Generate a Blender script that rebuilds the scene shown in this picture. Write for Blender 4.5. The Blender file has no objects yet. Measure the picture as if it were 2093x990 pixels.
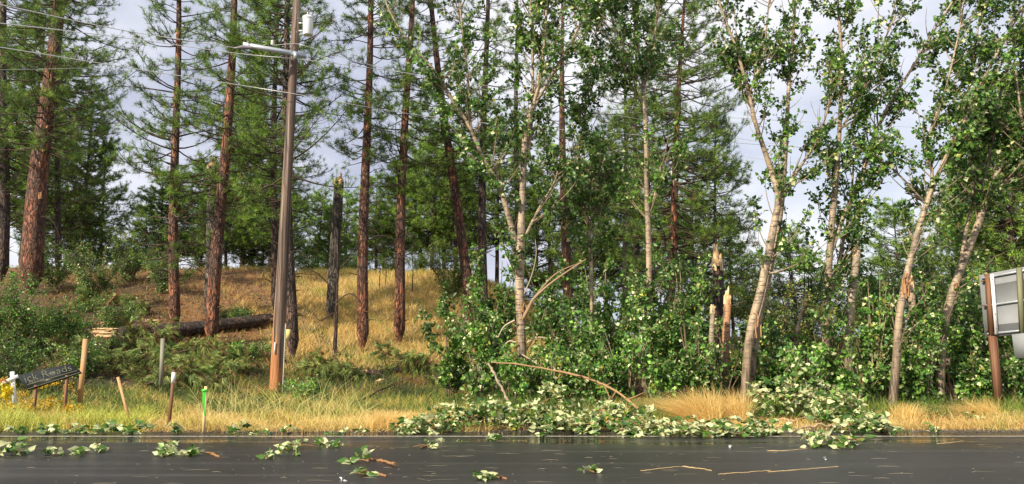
import bpy, math, random
import numpy as np
from mathutils import Vector
random.seed(7); rng = np.random.default_rng(11)
C = bpy.context.scene
COL = C.collection
# ------------------------------------------------------------------ camera, sky, sun, exposure
F, CX, CY, W0 = 1580.0, 1046.5, 495.0, 2093.0
PITCH = math.atan(210.0/F); CAMZ = 1.6
cp, sp = math.cos(PITCH), math.sin(PITCH)
cam = bpy.data.cameras.new("camera"); camo = bpy.data.objects.new("camera", cam); COL.objects.link(camo)
camo.location = (0, 0, CAMZ); camo.rotation_euler = (math.pi/2+PITCH, 0, 0)
cam.sensor_width = 36.0; cam.lens = 36.0*F/W0; cam.clip_start = 0.1; cam.clip_end = 2000
C.camera = camo
C.view_settings.view_transform = 'Standard'; C.view_settings.look = 'None'
C.view_settings.exposure = 0.42; C.view_settings.gamma = 1.0
C.cycles.max_bounces = 5; C.cycles.transparent_max_bounces = 4; C.cycles.diffuse_bounces = 3
C.cycles.glossy_bounces = 3; C.cycles.transmission_bounces = 3; C.cycles.use_denoising = True
SUN_AZ = math.radians(226.0)      # clockwise from +Y (the view direction)
SUN_EL = math.radians(34.0)
SUN_STRENGTH, SKY_STRENGTH = 5.0, 0.1
sdir = Vector((math.sin(SUN_AZ)*math.cos(SUN_EL), math.cos(SUN_AZ)*math.cos(SUN_EL), math.sin(SUN_EL)))
sl = bpy.data.lights.new("sun", 'SUN'); so = bpy.data.objects.new("sun", sl); COL.objects.link(so)
sl.energy = SUN_STRENGTH; sl.angle = math.radians(1.0); sl.color = (1.0, 0.89, 0.70)
so.rotation_euler = sdir.to_track_quat('Z', 'Y').to_euler(); so.location = (0, 0, 40)
w = bpy.data.worlds.new("World"); C.world = w; w.use_nodes = True
nt = w.node_tree; N = nt.nodes; N.clear(); LK = nt.links.new
out = N.new('ShaderNodeOutputWorld'); bg = N.new('ShaderNodeBackground'); LK(bg.outputs[0], out.inputs[0])
bg.inputs[1].default_value = SKY_STRENGTH
sky = N.new('ShaderNodeTexSky'); sky.sky_type = 'NISHITA'; sky.sun_disc = False
sky.sun_elevation = SUN_EL; sky.sun_rotation = SUN_AZ
tc = N.new('ShaderNodeTexCoord'); mp = N.new('ShaderNodeMapping'); mp.inputs['Scale'].default_value = (1.0, 1.0, 2.2)
mp.inputs['Location'].default_value = (0.35, 0.1, 0.4)
LK(tc.outputs['Generated'], mp.inputs[0])
n1 = N.new('ShaderNodeTexNoise'); n1.inputs['Scale'].default_value = 2.6; n1.inputs['Detail'].default_value = 7; n1.inputs['Roughness'].default_value = 0.55
LK(mp.outputs[0], n1.inputs['Vector'])
r1 = N.new('ShaderNodeValToRGB'); e = r1.color_ramp.elements
e[0].position = 0.36; e[0].color = (4.2, 4.5, 5.7, 1); e[1].position = 0.66; e[1].color = (8.8, 8.6, 8.9, 1)
m_ = e.new(0.5); m_.color = (6.4, 6.6, 7.4, 1)
LK(n1.outputs['Fac'], r1.inputs[0])
n2 = N.new('ShaderNodeTexNoise'); n2.inputs['Scale'].default_value = 1.7; n2.inputs['Detail'].default_value = 5
LK(mp.outputs[0], n2.inputs['Vector'])
r2 = N.new('ShaderNodeValToRGB'); r2.color_ramp.elements[0].position = 0.3; r2.color_ramp.elements[0].color = (.72,.72,.72,1)
r2.color_ramp.elements[1].position = 0.5; r2.color_ramp.elements[1].color = (1,1,1,1)
LK(n2.outputs['Fac'], r2.inputs[0])
mx = N.new('ShaderNodeMix'); mx.data_type = 'RGBA'
LK(r2.outputs[0], mx.inputs[0]); LK(sky.outputs[0], mx.inputs[6]); LK(r1.outputs[0], mx.inputs[7]); LK(mx.outputs[2], bg.inputs[0])

# ------------------------------------------------------------------ helpers
def P(px, row, D):
    """world point at depth D (metres along +Y) seen at photo pixel (px,row)"""
    v = (CY-row)/F; y = cp - v*sp; t = D/y
    return np.array([(px-CX)/F*t, D, CAMZ + (sp+v*cp)*t])
def sst(a, b, x):
    t = np.clip((np.asarray(x, float)-a)/(b-a), 0, 1); return t*t*(3-2*t)
def wob(x, y, s, seed=0.0):
    x = np.asarray(x, float); y = np.asarray(y, float)
    return (np.sin(x*s*1.7+seed)*np.cos(y*s*1.3-seed*2) + 0.6*np.sin(x*s*3.1+y*s*2.3+seed*3) + 0.4*np.cos(x*s*5.3-y*s*6.1+seed))/2.0
BY = [-50, 14.85, 16.5, 20, 23, 26, 30, 36, 44, 49, 70, 120, 2000]
BZ = [-0.03, -0.03, -0.06, -0.04, 0.02, 0.5, 1.45, 3.2, 5.55, 5.8, 4.8, 3.0, 3.0]
def zg(x, y):
    x = np.asarray(x, float); y = np.asarray(y, float)
    ys = y + 3.0*sst(-6, -20, x)*sst(15, 24, y)
    z = np.interp(ys, BY, BZ)
    hf = 1 - 0.66*sst(-3.5, 5.5, x)
    z = np.where(z > 0, z*hf, z)
    a = sst(17, 26, y)
    return z + a*(0.16*wob(x, y, 0.33, 1.0) + 0.05*wob(x, y, 1.1, 2.0)) + 0.02*wob(x, y, 1.5)*sst(15, 16.6, y)
def hit(px, row, d0=8.0, d1=90.0):
    D = d0
    while D < d1:
        p = P(px, row, D)
        if p[2] <= (zg(p[0], D) if D > 14.75 else 0.0): return p
        D += 0.05
    return P(px, row, d1)
def onground(px, D):
    p = P(px, 700, D); p[2] = float(zg(p[0], D)); return p
def unit(v):
    v = np.asarray(v, float); return v/np.maximum(np.linalg.norm(v, axis=-1, keepdims=True), 1e-9)
def rsph(n): return unit(rng.normal(size=(n, 3)))
def U(a, b, n=None): return rng.uniform(a, b, n)

class MB:
    def __init__(s): s.V=[]; s.T=[]; s.Q=[]; s.CC=[]; s.n=0
    def add(s, V, T=None, Q=None, col=None):
        V = np.asarray(V, float).reshape(-1, 3)
        if T is not None and len(T): s.T.append(np.asarray(T, np.int64).reshape(-1, 3)+s.n)
        if Q is not None and len(Q): s.Q.append(np.asarray(Q, np.int64).reshape(-1, 4)+s.n)
        c = np.ones((len(V), 3))*0.5 if col is None else np.broadcast_to(np.asarray(col, float), (len(V), 3))
        s.V.append(V); s.CC.append(c); s.n += len(V)
    def mesh(s, name, off=(0,0,0), smooth=False):
        V = np.concatenate(s.V)-np.asarray(off); Cc = np.concatenate(s.CC)
        T = np.concatenate(s.T) if s.T else np.zeros((0,3), np.int64)
        Q = np.concatenate(s.Q) if s.Q else np.zeros((0,4), np.int64)
        m = bpy.data.meshes.new(name); m.vertices.add(len(V)); m.vertices.foreach_set('co', V.astype(np.float32).ravel())
        li = np.concatenate([T.ravel(), Q.ravel()]).astype(np.int32)
        m.loops.add(len(li)); m.loops.foreach_set('vertex_index', li)
        st = np.concatenate([np.arange(len(T))*3, len(T)*3+np.arange(len(Q))*4]).astype(np.int32)
        m.polygons.add(len(st)); m.polygons.foreach_set('loop_start', st)
        if smooth: m.polygons.foreach_set('use_smooth', np.ones(len(st), bool))
        m.update(calc_edges=True)
        at = m.color_attributes.new('Col', 'FLOAT_COLOR', 'POINT')
        at.data.foreach_set('color', np.concatenate([Cc, np.ones((len(Cc),1))], 1).astype(np.float32).ravel())
        m.validate(); return m
    # ---- shapes
    def tubes(s, PP, RR, n=3, col=None, cap=False):
        """PP (m,k,3), RR (m,k)"""
        PP = np.asarray(PP, float); RR = np.asarray(RR, float); m, k, _ = PP.shape
        T = np.empty_like(PP); T[:,1:-1] = PP[:,2:]-PP[:,:-2]; T[:,0] = PP[:,1]-PP[:,0]; T[:,-1] = PP[:,-1]-PP[:,-2]
        T = unit(T); mt = unit(PP[:,-1]-PP[:,0])
        ref = np.where(np.abs(mt[:,2:3]) > 0.75, np.array([[1.,0,0]]), np.array([[0,0,1.]]))[:,None,:]
        u = unit(np.cross(T, np.broadcast_to(ref, T.shape))); v = np.cross(u, T)
        a = np.arange(n)*2*math.pi/n
        R = PP[:,:,None,:] + RR[:,:,None,None]*(np.cos(a)[None,None,:,None]*u[:,:,None,:] + np.sin(a)[None,None,:,None]*v[:,:,None,:])
        i = np.arange(n); j = (i+1) % n
        base = (np.arange(m)*k*n)[:,None,None] + (np.arange(k-1)*n)[None,:,None]
        Q = np.stack([base+i, base+j, base+n+j, base+n+i], -1).reshape(-1, 4)
        if col is not None:
            col = np.asarray(col, float)
            if col.ndim == 2 and len(col) == m: col = np.repeat(col, k*n, 0)
        s.add(R.reshape(-1,3), Q=Q, col=col)
        if cap:
            for q in range(m):
                for e_, o in ((0, 0), (k-1, (k-1)*n)):
                    idx = s.n-len(R.reshape(-1,3)) if False else None
                V = np.concatenate([R[q,0], PP[q,0][None]]); s.add(V, T=[(n, (x+1)%n, x) for x in range(n)], col=None if col is None else (col if col.ndim==1 else col[q*k*n]))
                V = np.concatenate([R[q,-1], PP[q,-1][None]]); s.add(V, T=[(n, x, (x+1)%n) for x in range(n)], col=None if col is None else (col if col.ndim==1 else col[q*k*n]))
    def tube(s, pts, rad, n=8, col=None, cap=False):
        s.tubes(np.asarray(pts, float)[None], np.asarray(rad, float)[None], n, col, cap)
    def box(s, c, size, ax=None, col=None):
        """ax: 3 unit axes (rows)"""
        ax = np.eye(3) if ax is None else np.asarray(ax, float); h = np.asarray(size, float)/2
        cs = np.array([(x,y,z) for x in (-1,1) for y in (-1,1) for z in (-1,1)], float)*h
        V = np.asarray(c, float)+cs@ax
        s.add(V, Q=[(0,1,3,2),(4,6,7,5),(0,4,5,1),(2,3,7,6),(0,2,6,4),(1,5,7,3)], col=col)
    def slab(s, a, b, c, d, th, col=None):
        """quad a b c d (points) thickened along its normal"""
        a,b,c,d = [np.asarray(q, float) for q in (a,b,c,d)]
        nn = unit(np.cross(b-a, d-a))*th
        V = np.array([a,b,c,d,a+nn,b+nn,c+nn,d+nn]); s.add(V, Q=[(3,2,1,0),(4,5,6,7),(0,1,5,4),(1,2,6,5),(2,3,7,6),(3,0,4,7)], col=col)
    def leaves(s, pos, ax, nrm, size, col, wid=0.42, fold=0.25):
        n = len(pos); ax = unit(ax); sd = unit(np.cross(nrm, ax)); nn = np.cross(ax, sd)
        size = np.broadcast_to(size, (n,))[:,None]
        b = pos; t = pos+ax*size
        l = pos+ax*size*0.38+sd*size*wid+nn*size*fold; r = pos+ax*size*0.38-sd*size*wid+nn*size*fold
        V = np.stack([b, l, t, r], 1).reshape(-1,3); o = (np.arange(n)*4)[:,None]
        T = np.concatenate([o+np.array([[0,2,1]]), o+np.array([[0,3,2]])], 1).reshape(-1,3)
        s.add(V, T=T, col=np.repeat(col, 4, 0))
    def bigleaves(s, pos, ax, nrm, size, col):
        """heart-shaped curled leaf, 9 verts"""
        n = len(pos); ax = unit(ax); sd = unit(np.cross(nrm, ax)); nn = np.cross(ax, sd)
        prof = [(0,0,0),(.10,.25,.08),(.36,.32,.14),(.70,.17,.10),(1.05,0,-.12),(.72,-.16,.10),(.38,-.34,.16),(.10,-.24,.10),(.45,0,0)]
        size = np.broadcast_to(size, (n,))[:,None]; curl = U(-.35, .35, n)[:,None]; tw = U(-.5, 1.3, n)[:,None]
        vs = []
        for (a, b, c) in prof: vs.append(pos+ax*size*a+sd*size*b+nn*size*(c*tw+curl*a*a))
        V = np.stack(vs, 1).reshape(-1,3); o = (np.arange(n)*9)[:,None]; T = []
        for q in range(8): T.append(o+np.array([[8, q, (q+1)%8]]))
        s.add(V, T=np.concatenate(T, 1).reshape(-1,3), col=np.repeat(col, 9, 0))
    def needles(s, pos, d, L, wd, col, k=20, spread=0.8):
        """k needles per tuft"""
        n = len(pos); r = rsph(n*k).reshape(n, k, 3); dd = unit(d[:,None,:]*1.0+r*spread)
        Ls = (np.broadcast_to(L, (n,))[:,None]*U(.65, 1.1, (n,k)))[...,None]
        p0 = pos[:,None,:]+dd*0.015 - d[:,None,:]*U(0, .14, (n,k))[...,None]; tip = p0+dd*Ls; tip[...,2] -= (Ls[...,0]**2)*0.5
        wv = unit(np.cross(dd, rsph(n*k).reshape(n,k,3)))*wd*0.5
        V = np.stack([p0-wv, p0+wv, tip], 2).reshape(-1,3); T = np.arange(n*k*3).reshape(-1,3)
        c = np.repeat(col, k, 0)*U(.7, 1.3, (n*k,1)); s.add(V, T=T, col=np.repeat(c, 3, 0))
    def blades(s, pos, lean, h, wd, col, curve=0.5):
        """grass blades: quad + quad + tri; lean (n,3) horizontal lean vector (fraction of h)"""
        n = len(pos); h = np.broadcast_to(h, (n,))[:,None]; ang = U(0, math.pi, n)
        wv = np.stack([np.cos(ang), np.sin(ang)*0.4, np.zeros(n)], 1)*wd*0.5; up = np.array([[0,0,1.0]])
        def pt(t): return pos+up*h*(t-0.55*curve*t*t*np.minimum(1.3, np.linalg.norm(lean, axis=1, keepdims=True)))+lean*h*t*t
        V = np.stack([pos-wv, pos+wv, pt(.4)-wv*.9, pt(.4)+wv*.9, pt(.75)-wv*.6, pt(.75)+wv*.6, pt(1.0)], 1).reshape(-1,3)
        o = (np.arange(n)*7)[:,None]
        Q = np.concatenate([o+np.array([[0,1,3,2]]), o+np.array([[2,3,5,4]])], 1).reshape(-1,4)
        s.add(V, T=o+np.array([[4,5,6]]), Q=Q, col=np.repeat(col, 7, 0))

def tag(o, label=None, cat=None, group=None, kind=None):
    if label: o['label'] = label
    if cat: o['category'] = cat
    if group: o['group'] = group
    if kind: o['kind'] = kind
    return o
def thing(name, label, cat, loc, group=None):
    o = bpy.data.objects.new(name, None); COL.objects.link(o); o.empty_display_size = 0.2
    o.location = [float(q) for q in loc]; return tag(o, label, cat, group)
def root_loc(o):
    l = np.array(o.location)
    while o.parent: o = o.parent; l = l+np.array(o.location)
    return l
def part(name, mb, m, parent, smooth=False):
    off = root_loc(parent); me = mb.mesh(name, off, smooth); me.materials.append(m)
    o = bpy.data.objects.new(name, me); COL.objects.link(o); o.parent = parent; return o
def solo(name, mb, m, loc, label=None, cat=None, group=None, kind=None, smooth=False):
    me = mb.mesh(name, loc, smooth); me.materials.append(m)
    o = bpy.data.objects.new(name, me); COL.objects.link(o); o.location = [float(q) for q in loc]
    return tag(o, label, cat, group, kind)

# ------------------------------------------------------------------ materials
def newmat(name):
    m = bpy.data.materials.new(name); m.use_nodes = True; t = m.node_tree
    b = t.nodes['Principled BSDF']; return m, t, b
def nd(t, typ, **kw):
    n = t.nodes.new(typ)
    for k, v in kw.items(): n.inputs[k].default_value = v
    return n
def coord(t, scale=(1,1,1)):
    c = t.nodes.new('ShaderNodeTexCoord'); mpn = nd(t, 'ShaderNodeMapping', Scale=scale); t.links.new(c.outputs['Object'], mpn.inputs[0]); return mpn.outputs[0]
def ramp(t, src, stops):
    r = t.nodes.new('ShaderNodeValToRGB'); t.links.new(src, r.inputs[0]); el = r.color_ramp.elements
    while len(el) > 1: el.remove(el[-1])
    el[0].position = stops[0][0]; el[0].color = tuple(stops[0][1])+(1,)
    for p_, c_ in stops[1:]:
        x = el.new(p_); x.color = tuple(c_)+(1,)
    return r.outputs[0]
def g(v): return (v, v, v)
def mixc(t, fac, a, b, mode='MIX'):
    m = t.nodes.new('ShaderNodeMix'); m.data_type = 'RGBA'; m.blend_type = mode
    for i, v in ((0, fac), (6, a), (7, b)):
        if hasattr(v, 'is_linked') or isinstance(v, bpy.types.NodeSocket): t.links.new(v, m.inputs[i])
        elif i == 0: m.inputs[i].default_value = v
        else: m.inputs[i].default_value = tuple(v)+(1,)
    return m.outputs[2]
def noise(t, vec, scale, detail=4, rough=0.55):
    n = nd(t, 'ShaderNodeTexNoise', Scale=scale, Detail=detail, Roughness=rough); t.links.new(vec, n.inputs['Vector']); return n.outputs['Fac']
def bump(t, b, h, strength=0.5, dist=0.02):
    n = nd(t, 'ShaderNodeBump', Strength=strength, Distance=dist); t.links.new(h, n.inputs['Height']); t.links.new(n.outputs[0], b.inputs['Normal'])
def attr_mat(name, rough=0.5, trans=0.0, spec=0.5, vary=0.0):
    m, t, b = newmat(name); a = t.nodes.new('ShaderNodeAttribute'); a.attribute_name = 'Col'; c = a.outputs['Color']
    if vary:
        nz = noise(t, coord(t), 1.3, 3); c = mixc(t, 1.0, c, ramp(t, nz, [(.3, g(1-vary)), (.7, g(1+vary))]), 'MULTIPLY')
    t.links.new(c, b.inputs['Base Color']); b.inputs['Roughness'].default_value = rough; b.inputs['Specular IOR Level'].default_value = spec
    if trans:
        tr = t.nodes.new('ShaderNodeBsdfTranslucent'); t.links.new(c, tr.inputs[0]); ms = t.nodes.new('ShaderNodeMixShader'); ms.inputs[0].default_value = trans
        o = t.nodes['Material Output']; t.links.new(b.outputs[0], ms.inputs[1]); t.links.new(tr.outputs[0], ms.inputs[2]); t.links.new(ms.outputs[0], o.inputs[0])
    return m
M_leaf = attr_mat('leaf', 0.42, 0.30, 0.5); M_needle = attr_mat('needle', 0.5, 0.2, 0.35); M_grass = attr_mat('grass', 0.6, 0.25, 0.3)
M_twig = attr_mat('twig', 0.75, 0, 0.25); M_paint = attr_mat('paint', 0.5, 0, 0.4)

def bark_pine(name, plate, plate2, fiss, sx=13.0):
    m, t, b = newmat(name); v = coord(t, (1, 1, 0.22)); nw = nd(t, 'ShaderNodeTexNoise', Scale=5.0, Detail=3.0)
    t.links.new(v, nw.inputs['Vector']); va = t.nodes.new('ShaderNodeMix'); va.data_type = 'RGBA'; va.blend_type = 'ADD'; va.inputs[0].default_value = 0.22
    t.links.new(v, va.inputs[6]); t.links.new(nw.outputs['Color'], va.inputs[7])
    vo = t.nodes.new('ShaderNodeTexVoronoi'); vo.feature = 'DISTANCE_TO_EDGE'; vo.inputs['Scale'].default_value = sx; t.links.new(va.outputs[2], vo.inputs['Vector'])
    vc = t.nodes.new('ShaderNodeTexVoronoi'); vc.inputs['Scale'].default_value = sx; t.links.new(va.outputs[2], vc.inputs['Vector'])
    nz = noise(t, coord(t, (1,1,.5)), 1.4, 5)
    c0 = mixc(t, ramp(t, nz, [(.42, g(0)), (.6, g(1))]), plate, plate2)
    sep = t.nodes.new('ShaderNodeSeparateColor'); t.links.new(vc.outputs['Color'], sep.inputs[0])
    c1 = mixc(t, 1.0, c0, ramp(t, sep.outputs[0], [(0, g(.45)), (1, g(1.5))]), 'MULTIPLY')
    c1 = mixc(t, 1.0, c1, ramp(t, noise(t, coord(t, (1,1,.6)), 26, 4), [(.3, g(.7)), (.7, g(1.3))]), 'MULTIPLY')
    ed = ramp(t, vo.outputs['Distance'], [(.0, g(0)), (.16, g(1))])
    t.links.new(mixc(t, ed, fiss, c1), b.inputs['Base Color']); b.inputs['Roughness'].default_value = .7
    bump(t, b, ed, 0.9, 0.05); return m
B_red = bark_pine('ponderosa_bark', (.30,.115,.055), (.12,.062,.042), (.035,.018,.013))
B_dark = bark_pine('dark_pine_bark', (.15,.085,.06), (.075,.055,.045), (.012,.009,.008))
B_grey = bark_pine('grey_pine_bark', (.20,.165,.13), (.11,.095,.08), (.02,.017,.014))
def bark_poplar():
    m, t, b = newmat('poplar_bark'); c = t.nodes.new('ShaderNodeTexCoord')
    a = t.nodes.new('ShaderNodeAttribute'); a.attribute_name = 'Col'
    nz = noise(t, coord(t, (1,1,.5)), 2.2, 5)
    c0 = mixc(t, 1.0, a.outputs['Color'], ramp(t, nz, [(.3, g(.62)), (.7, g(1.25))]), 'MULTIPLY')
    lz = noise(t, coord(t, (2.2, 2.2, 16)), 1.6, 3)                      # lenticel marks run across the stem
    bz = noise(t, coord(t, (1,1,.6)), 5.5, 6, .7); c0 = mixc(t, ramp(t, bz, [(.48, g(0)), (.62, g(.8))]), c0, (.13,.10,.07)); c1 = mixc(t, ramp(t, lz, [(.54, g(0)), (.62, g(.85))]), c0, (.05,.038,.028))
    fz = noise(t, coord(t, (16, 16, 1.3)), 1.5, 4)                       # furrowed old bark at the foot
    sx = t.nodes.new('ShaderNodeSeparateXYZ'); t.links.new(c.outputs['Object'], sx.inputs[0])
    ft = ramp(t, sx.outputs[2], [(0.0, g(1)), (1.0, g(0))])
    mm = nd(t, 'ShaderNodeMapRange'); mm.inputs['From Min'].default_value = 3.0; mm.inputs['From Max'].default_value = 0.4
    t.links.new(sx.outputs[2], mm.inputs['Value'])
    fr = ramp(t, fz, [(.38, (.035,.025,.018)), (.62, (.27,.19,.12))])
    t.links.new(mixc(t, mm.outputs[0], c1, fr), b.inputs['Base Color']); b.inputs['Roughness'].default_value = .6
    bump(t, b, fz, .5, .015); return m
B_pop = bark_poplar()
def wood(name, a, b_, streak=(30,30,1.2), rough=.7, blot=None):
    m, t, b = newmat(name); z = noise(t, coord(t, streak), 1.0, 5); c = ramp(t, z, [(.3, a), (.7, b_)])
    if blot: c = mixc(t, ramp(t, noise(t, coord(t), 3, 4), [(.5, g(0)), (.62, g(1))]), c, blot)
    t.links.new(c, b.inputs['Base Color']); b.inputs['Roughness'].default_value = rough; bump(t, b, z, .35, .01); return m
W_split = wood('split_wood', (.48,.24,.09), (.88,.68,.40), (22,22,3), .6)
W_stake = wood('stake_wood', (.38,.20,.09), (.62,.38,.18)); W_grey = wood('weathered_wood', (.16,.15,.11), (.34,.33,.25))
W_post = wood('sign_post_wood', (.10,.045,.022), (.24,.11,.05)); W_green = wood('treated_wood', (.13,.13,.07), (.24,.24,.13))
def plain(name, col, rough=.5, metal=0.0, nv=.12, ns=6, bmp=0):
    m, t, b = newmat(name); z = noise(t, coord(t), ns, 4)
    t.links.new(mixc(t, 1.0, col, ramp(t, z, [(.3, g(1-nv)), (.7, g(1+nv))]), 'MULTIPLY'), b.inputs['Base Color'])
    b.inputs['Roughness'].default_value = rough; b.inputs['Metallic'].default_value = metal; b.inputs['Specular IOR Level'].default_value = .3
    if bmp: bump(t, b, z, .5, bmp)
    return m
def pole_mat():
    m, t, b = newmat('pole_wood'); z = noise(t, coord(t, (13,13,.28)), 1.0, 6, .65)
    grey = ramp(t, z, [(.40, (.03,.02,.016)),  (.48, (.10,.062,.042)), (.57, (.21,.14,.098)), (.70, (.38,.31,.25))])
    org = ramp(t, noise(t, coord(t, (26,26,1.2)), 1.0, 4), [(.3, (.16,.06,.025)), (.5, (.42,.17,.055)), (.62,(.50,.23,.09)), (.75, (.70,.48,.28))])
    c = t.nodes.new('ShaderNodeTexCoord'); sx = t.nodes.new('ShaderNodeSeparateXYZ'); t.links.new(c.outputs['Object'], sx.inputs[0])
    # bark weathering scraped off the lower front: ragged upper edge
    ad = t.nodes.new('ShaderNodeMath'); ad.operation = 'MULTIPLY_ADD'; t.links.new(z, ad.inputs[0]); ad.inputs[1].default_value = -3.0; t.links.new(sx.outputs[2], ad.inputs[2])
    ax = t.nodes.new('ShaderNodeMath'); ax.operation = 'MULTIPLY_ADD'; t.links.new(sx.outputs[0], ax.inputs[0]); ax.inputs[1].default_value = 5.0; t.links.new(ad.outputs[0], ax.inputs[2])
    f = ramp(t, ax.outputs[0], [(.0, g(1)), (.12, g(0))])
    t.links.new(mixc(t, f, grey, org), b.inputs['Base Color']); b.inputs['Roughness'].default_value = .65; bump(t, b, z, .7, .02); return m
M_pole = pole_mat()
M_metal = plain('galvanised_metal', (.52,.56,.60), .35, .4); M_white = plain('white_enamel', (.78,.79,.78), .35, 0, .06)
M_alu = plain('aluminium_panel', (.24,.25,.26), .75, 0, .10, 2.5); M_porc = plain('porcelain', (.25,.22,.24), .2)
M_wire = plain('bare_wire', (.75,.74,.72), .4, .2, .03); M_black = plain('black_board', (.010,.014,.009), .3, 0, .3, 9)
M_lich = plain('letter_paint', (.13,.125,.075), .6, 0, .45, 30); M_cross = plain('white_board_paint', (.80,.80,.78), .5, 0, .05)
M_tag = plain('tag', (.62,.52,.20), .5, 0, .15); M_line = plain('road_paint', (.42,.38,.31), .45, 0, .65, 14)

# ------------------------------------------------------------------ ground, road
def ground():
    xs = np.concatenate([np.linspace(-900, -42, 16), np.linspace(-40, 40, 220), np.linspace(42, 900, 16)])
    ys = np.concatenate([np.linspace(-40, 13, 6), np.linspace(14.5, 50, 190), np.linspace(51, 90, 30), np.linspace(100, 1400, 14)])
    X, Y = np.meshgrid(xs, ys); Z = zg(X, Y); n0, n1_ = X.shape
    V = np.stack([X, Y, Z], -1).reshape(-1,3); i = np.arange((n0-1)*n1_).reshape(n0-1, n1_)[:, :-1].ravel()
    Q = np.stack([i, i+1, i+n1_+1, i+n1_], 1)
    x, y = V[:,0], V[:,1]; w1 = wob(x, y, .7, 3); w2 = wob(x, y, 1.9, 5)
    straw = np.array([.46,.34,.14]); duff = np.array([.26,.12,.05]); dark = np.array([.055,.040,.022]); green = np.array([.10,.13,.035]); gravel = np.array([.10,.085,.065])
    col = np.tile(straw, (len(V),1)).astype(float)
    def mixin(c, a): 
        nonlocal col; a = np.clip(a, 0, 1)[:,None]; col = col*(1-a)+c*a
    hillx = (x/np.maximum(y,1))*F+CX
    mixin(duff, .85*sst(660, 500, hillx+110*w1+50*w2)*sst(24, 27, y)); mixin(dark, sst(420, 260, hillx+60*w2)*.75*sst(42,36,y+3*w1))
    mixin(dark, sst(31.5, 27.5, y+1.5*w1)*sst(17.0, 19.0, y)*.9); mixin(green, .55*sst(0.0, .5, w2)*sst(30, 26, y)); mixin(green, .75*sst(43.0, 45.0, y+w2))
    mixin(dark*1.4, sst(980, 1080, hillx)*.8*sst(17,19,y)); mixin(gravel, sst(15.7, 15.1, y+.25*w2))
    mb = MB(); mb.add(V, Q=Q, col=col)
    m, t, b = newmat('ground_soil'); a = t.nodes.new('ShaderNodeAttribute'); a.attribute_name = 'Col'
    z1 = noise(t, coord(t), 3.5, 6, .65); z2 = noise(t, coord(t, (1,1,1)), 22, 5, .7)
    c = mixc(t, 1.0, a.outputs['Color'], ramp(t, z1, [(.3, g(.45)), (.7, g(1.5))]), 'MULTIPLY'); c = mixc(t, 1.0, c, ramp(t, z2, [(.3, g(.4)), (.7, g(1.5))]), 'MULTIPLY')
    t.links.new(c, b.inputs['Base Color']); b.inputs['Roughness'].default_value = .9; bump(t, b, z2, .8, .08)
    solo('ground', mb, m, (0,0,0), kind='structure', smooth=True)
ground()
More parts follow.
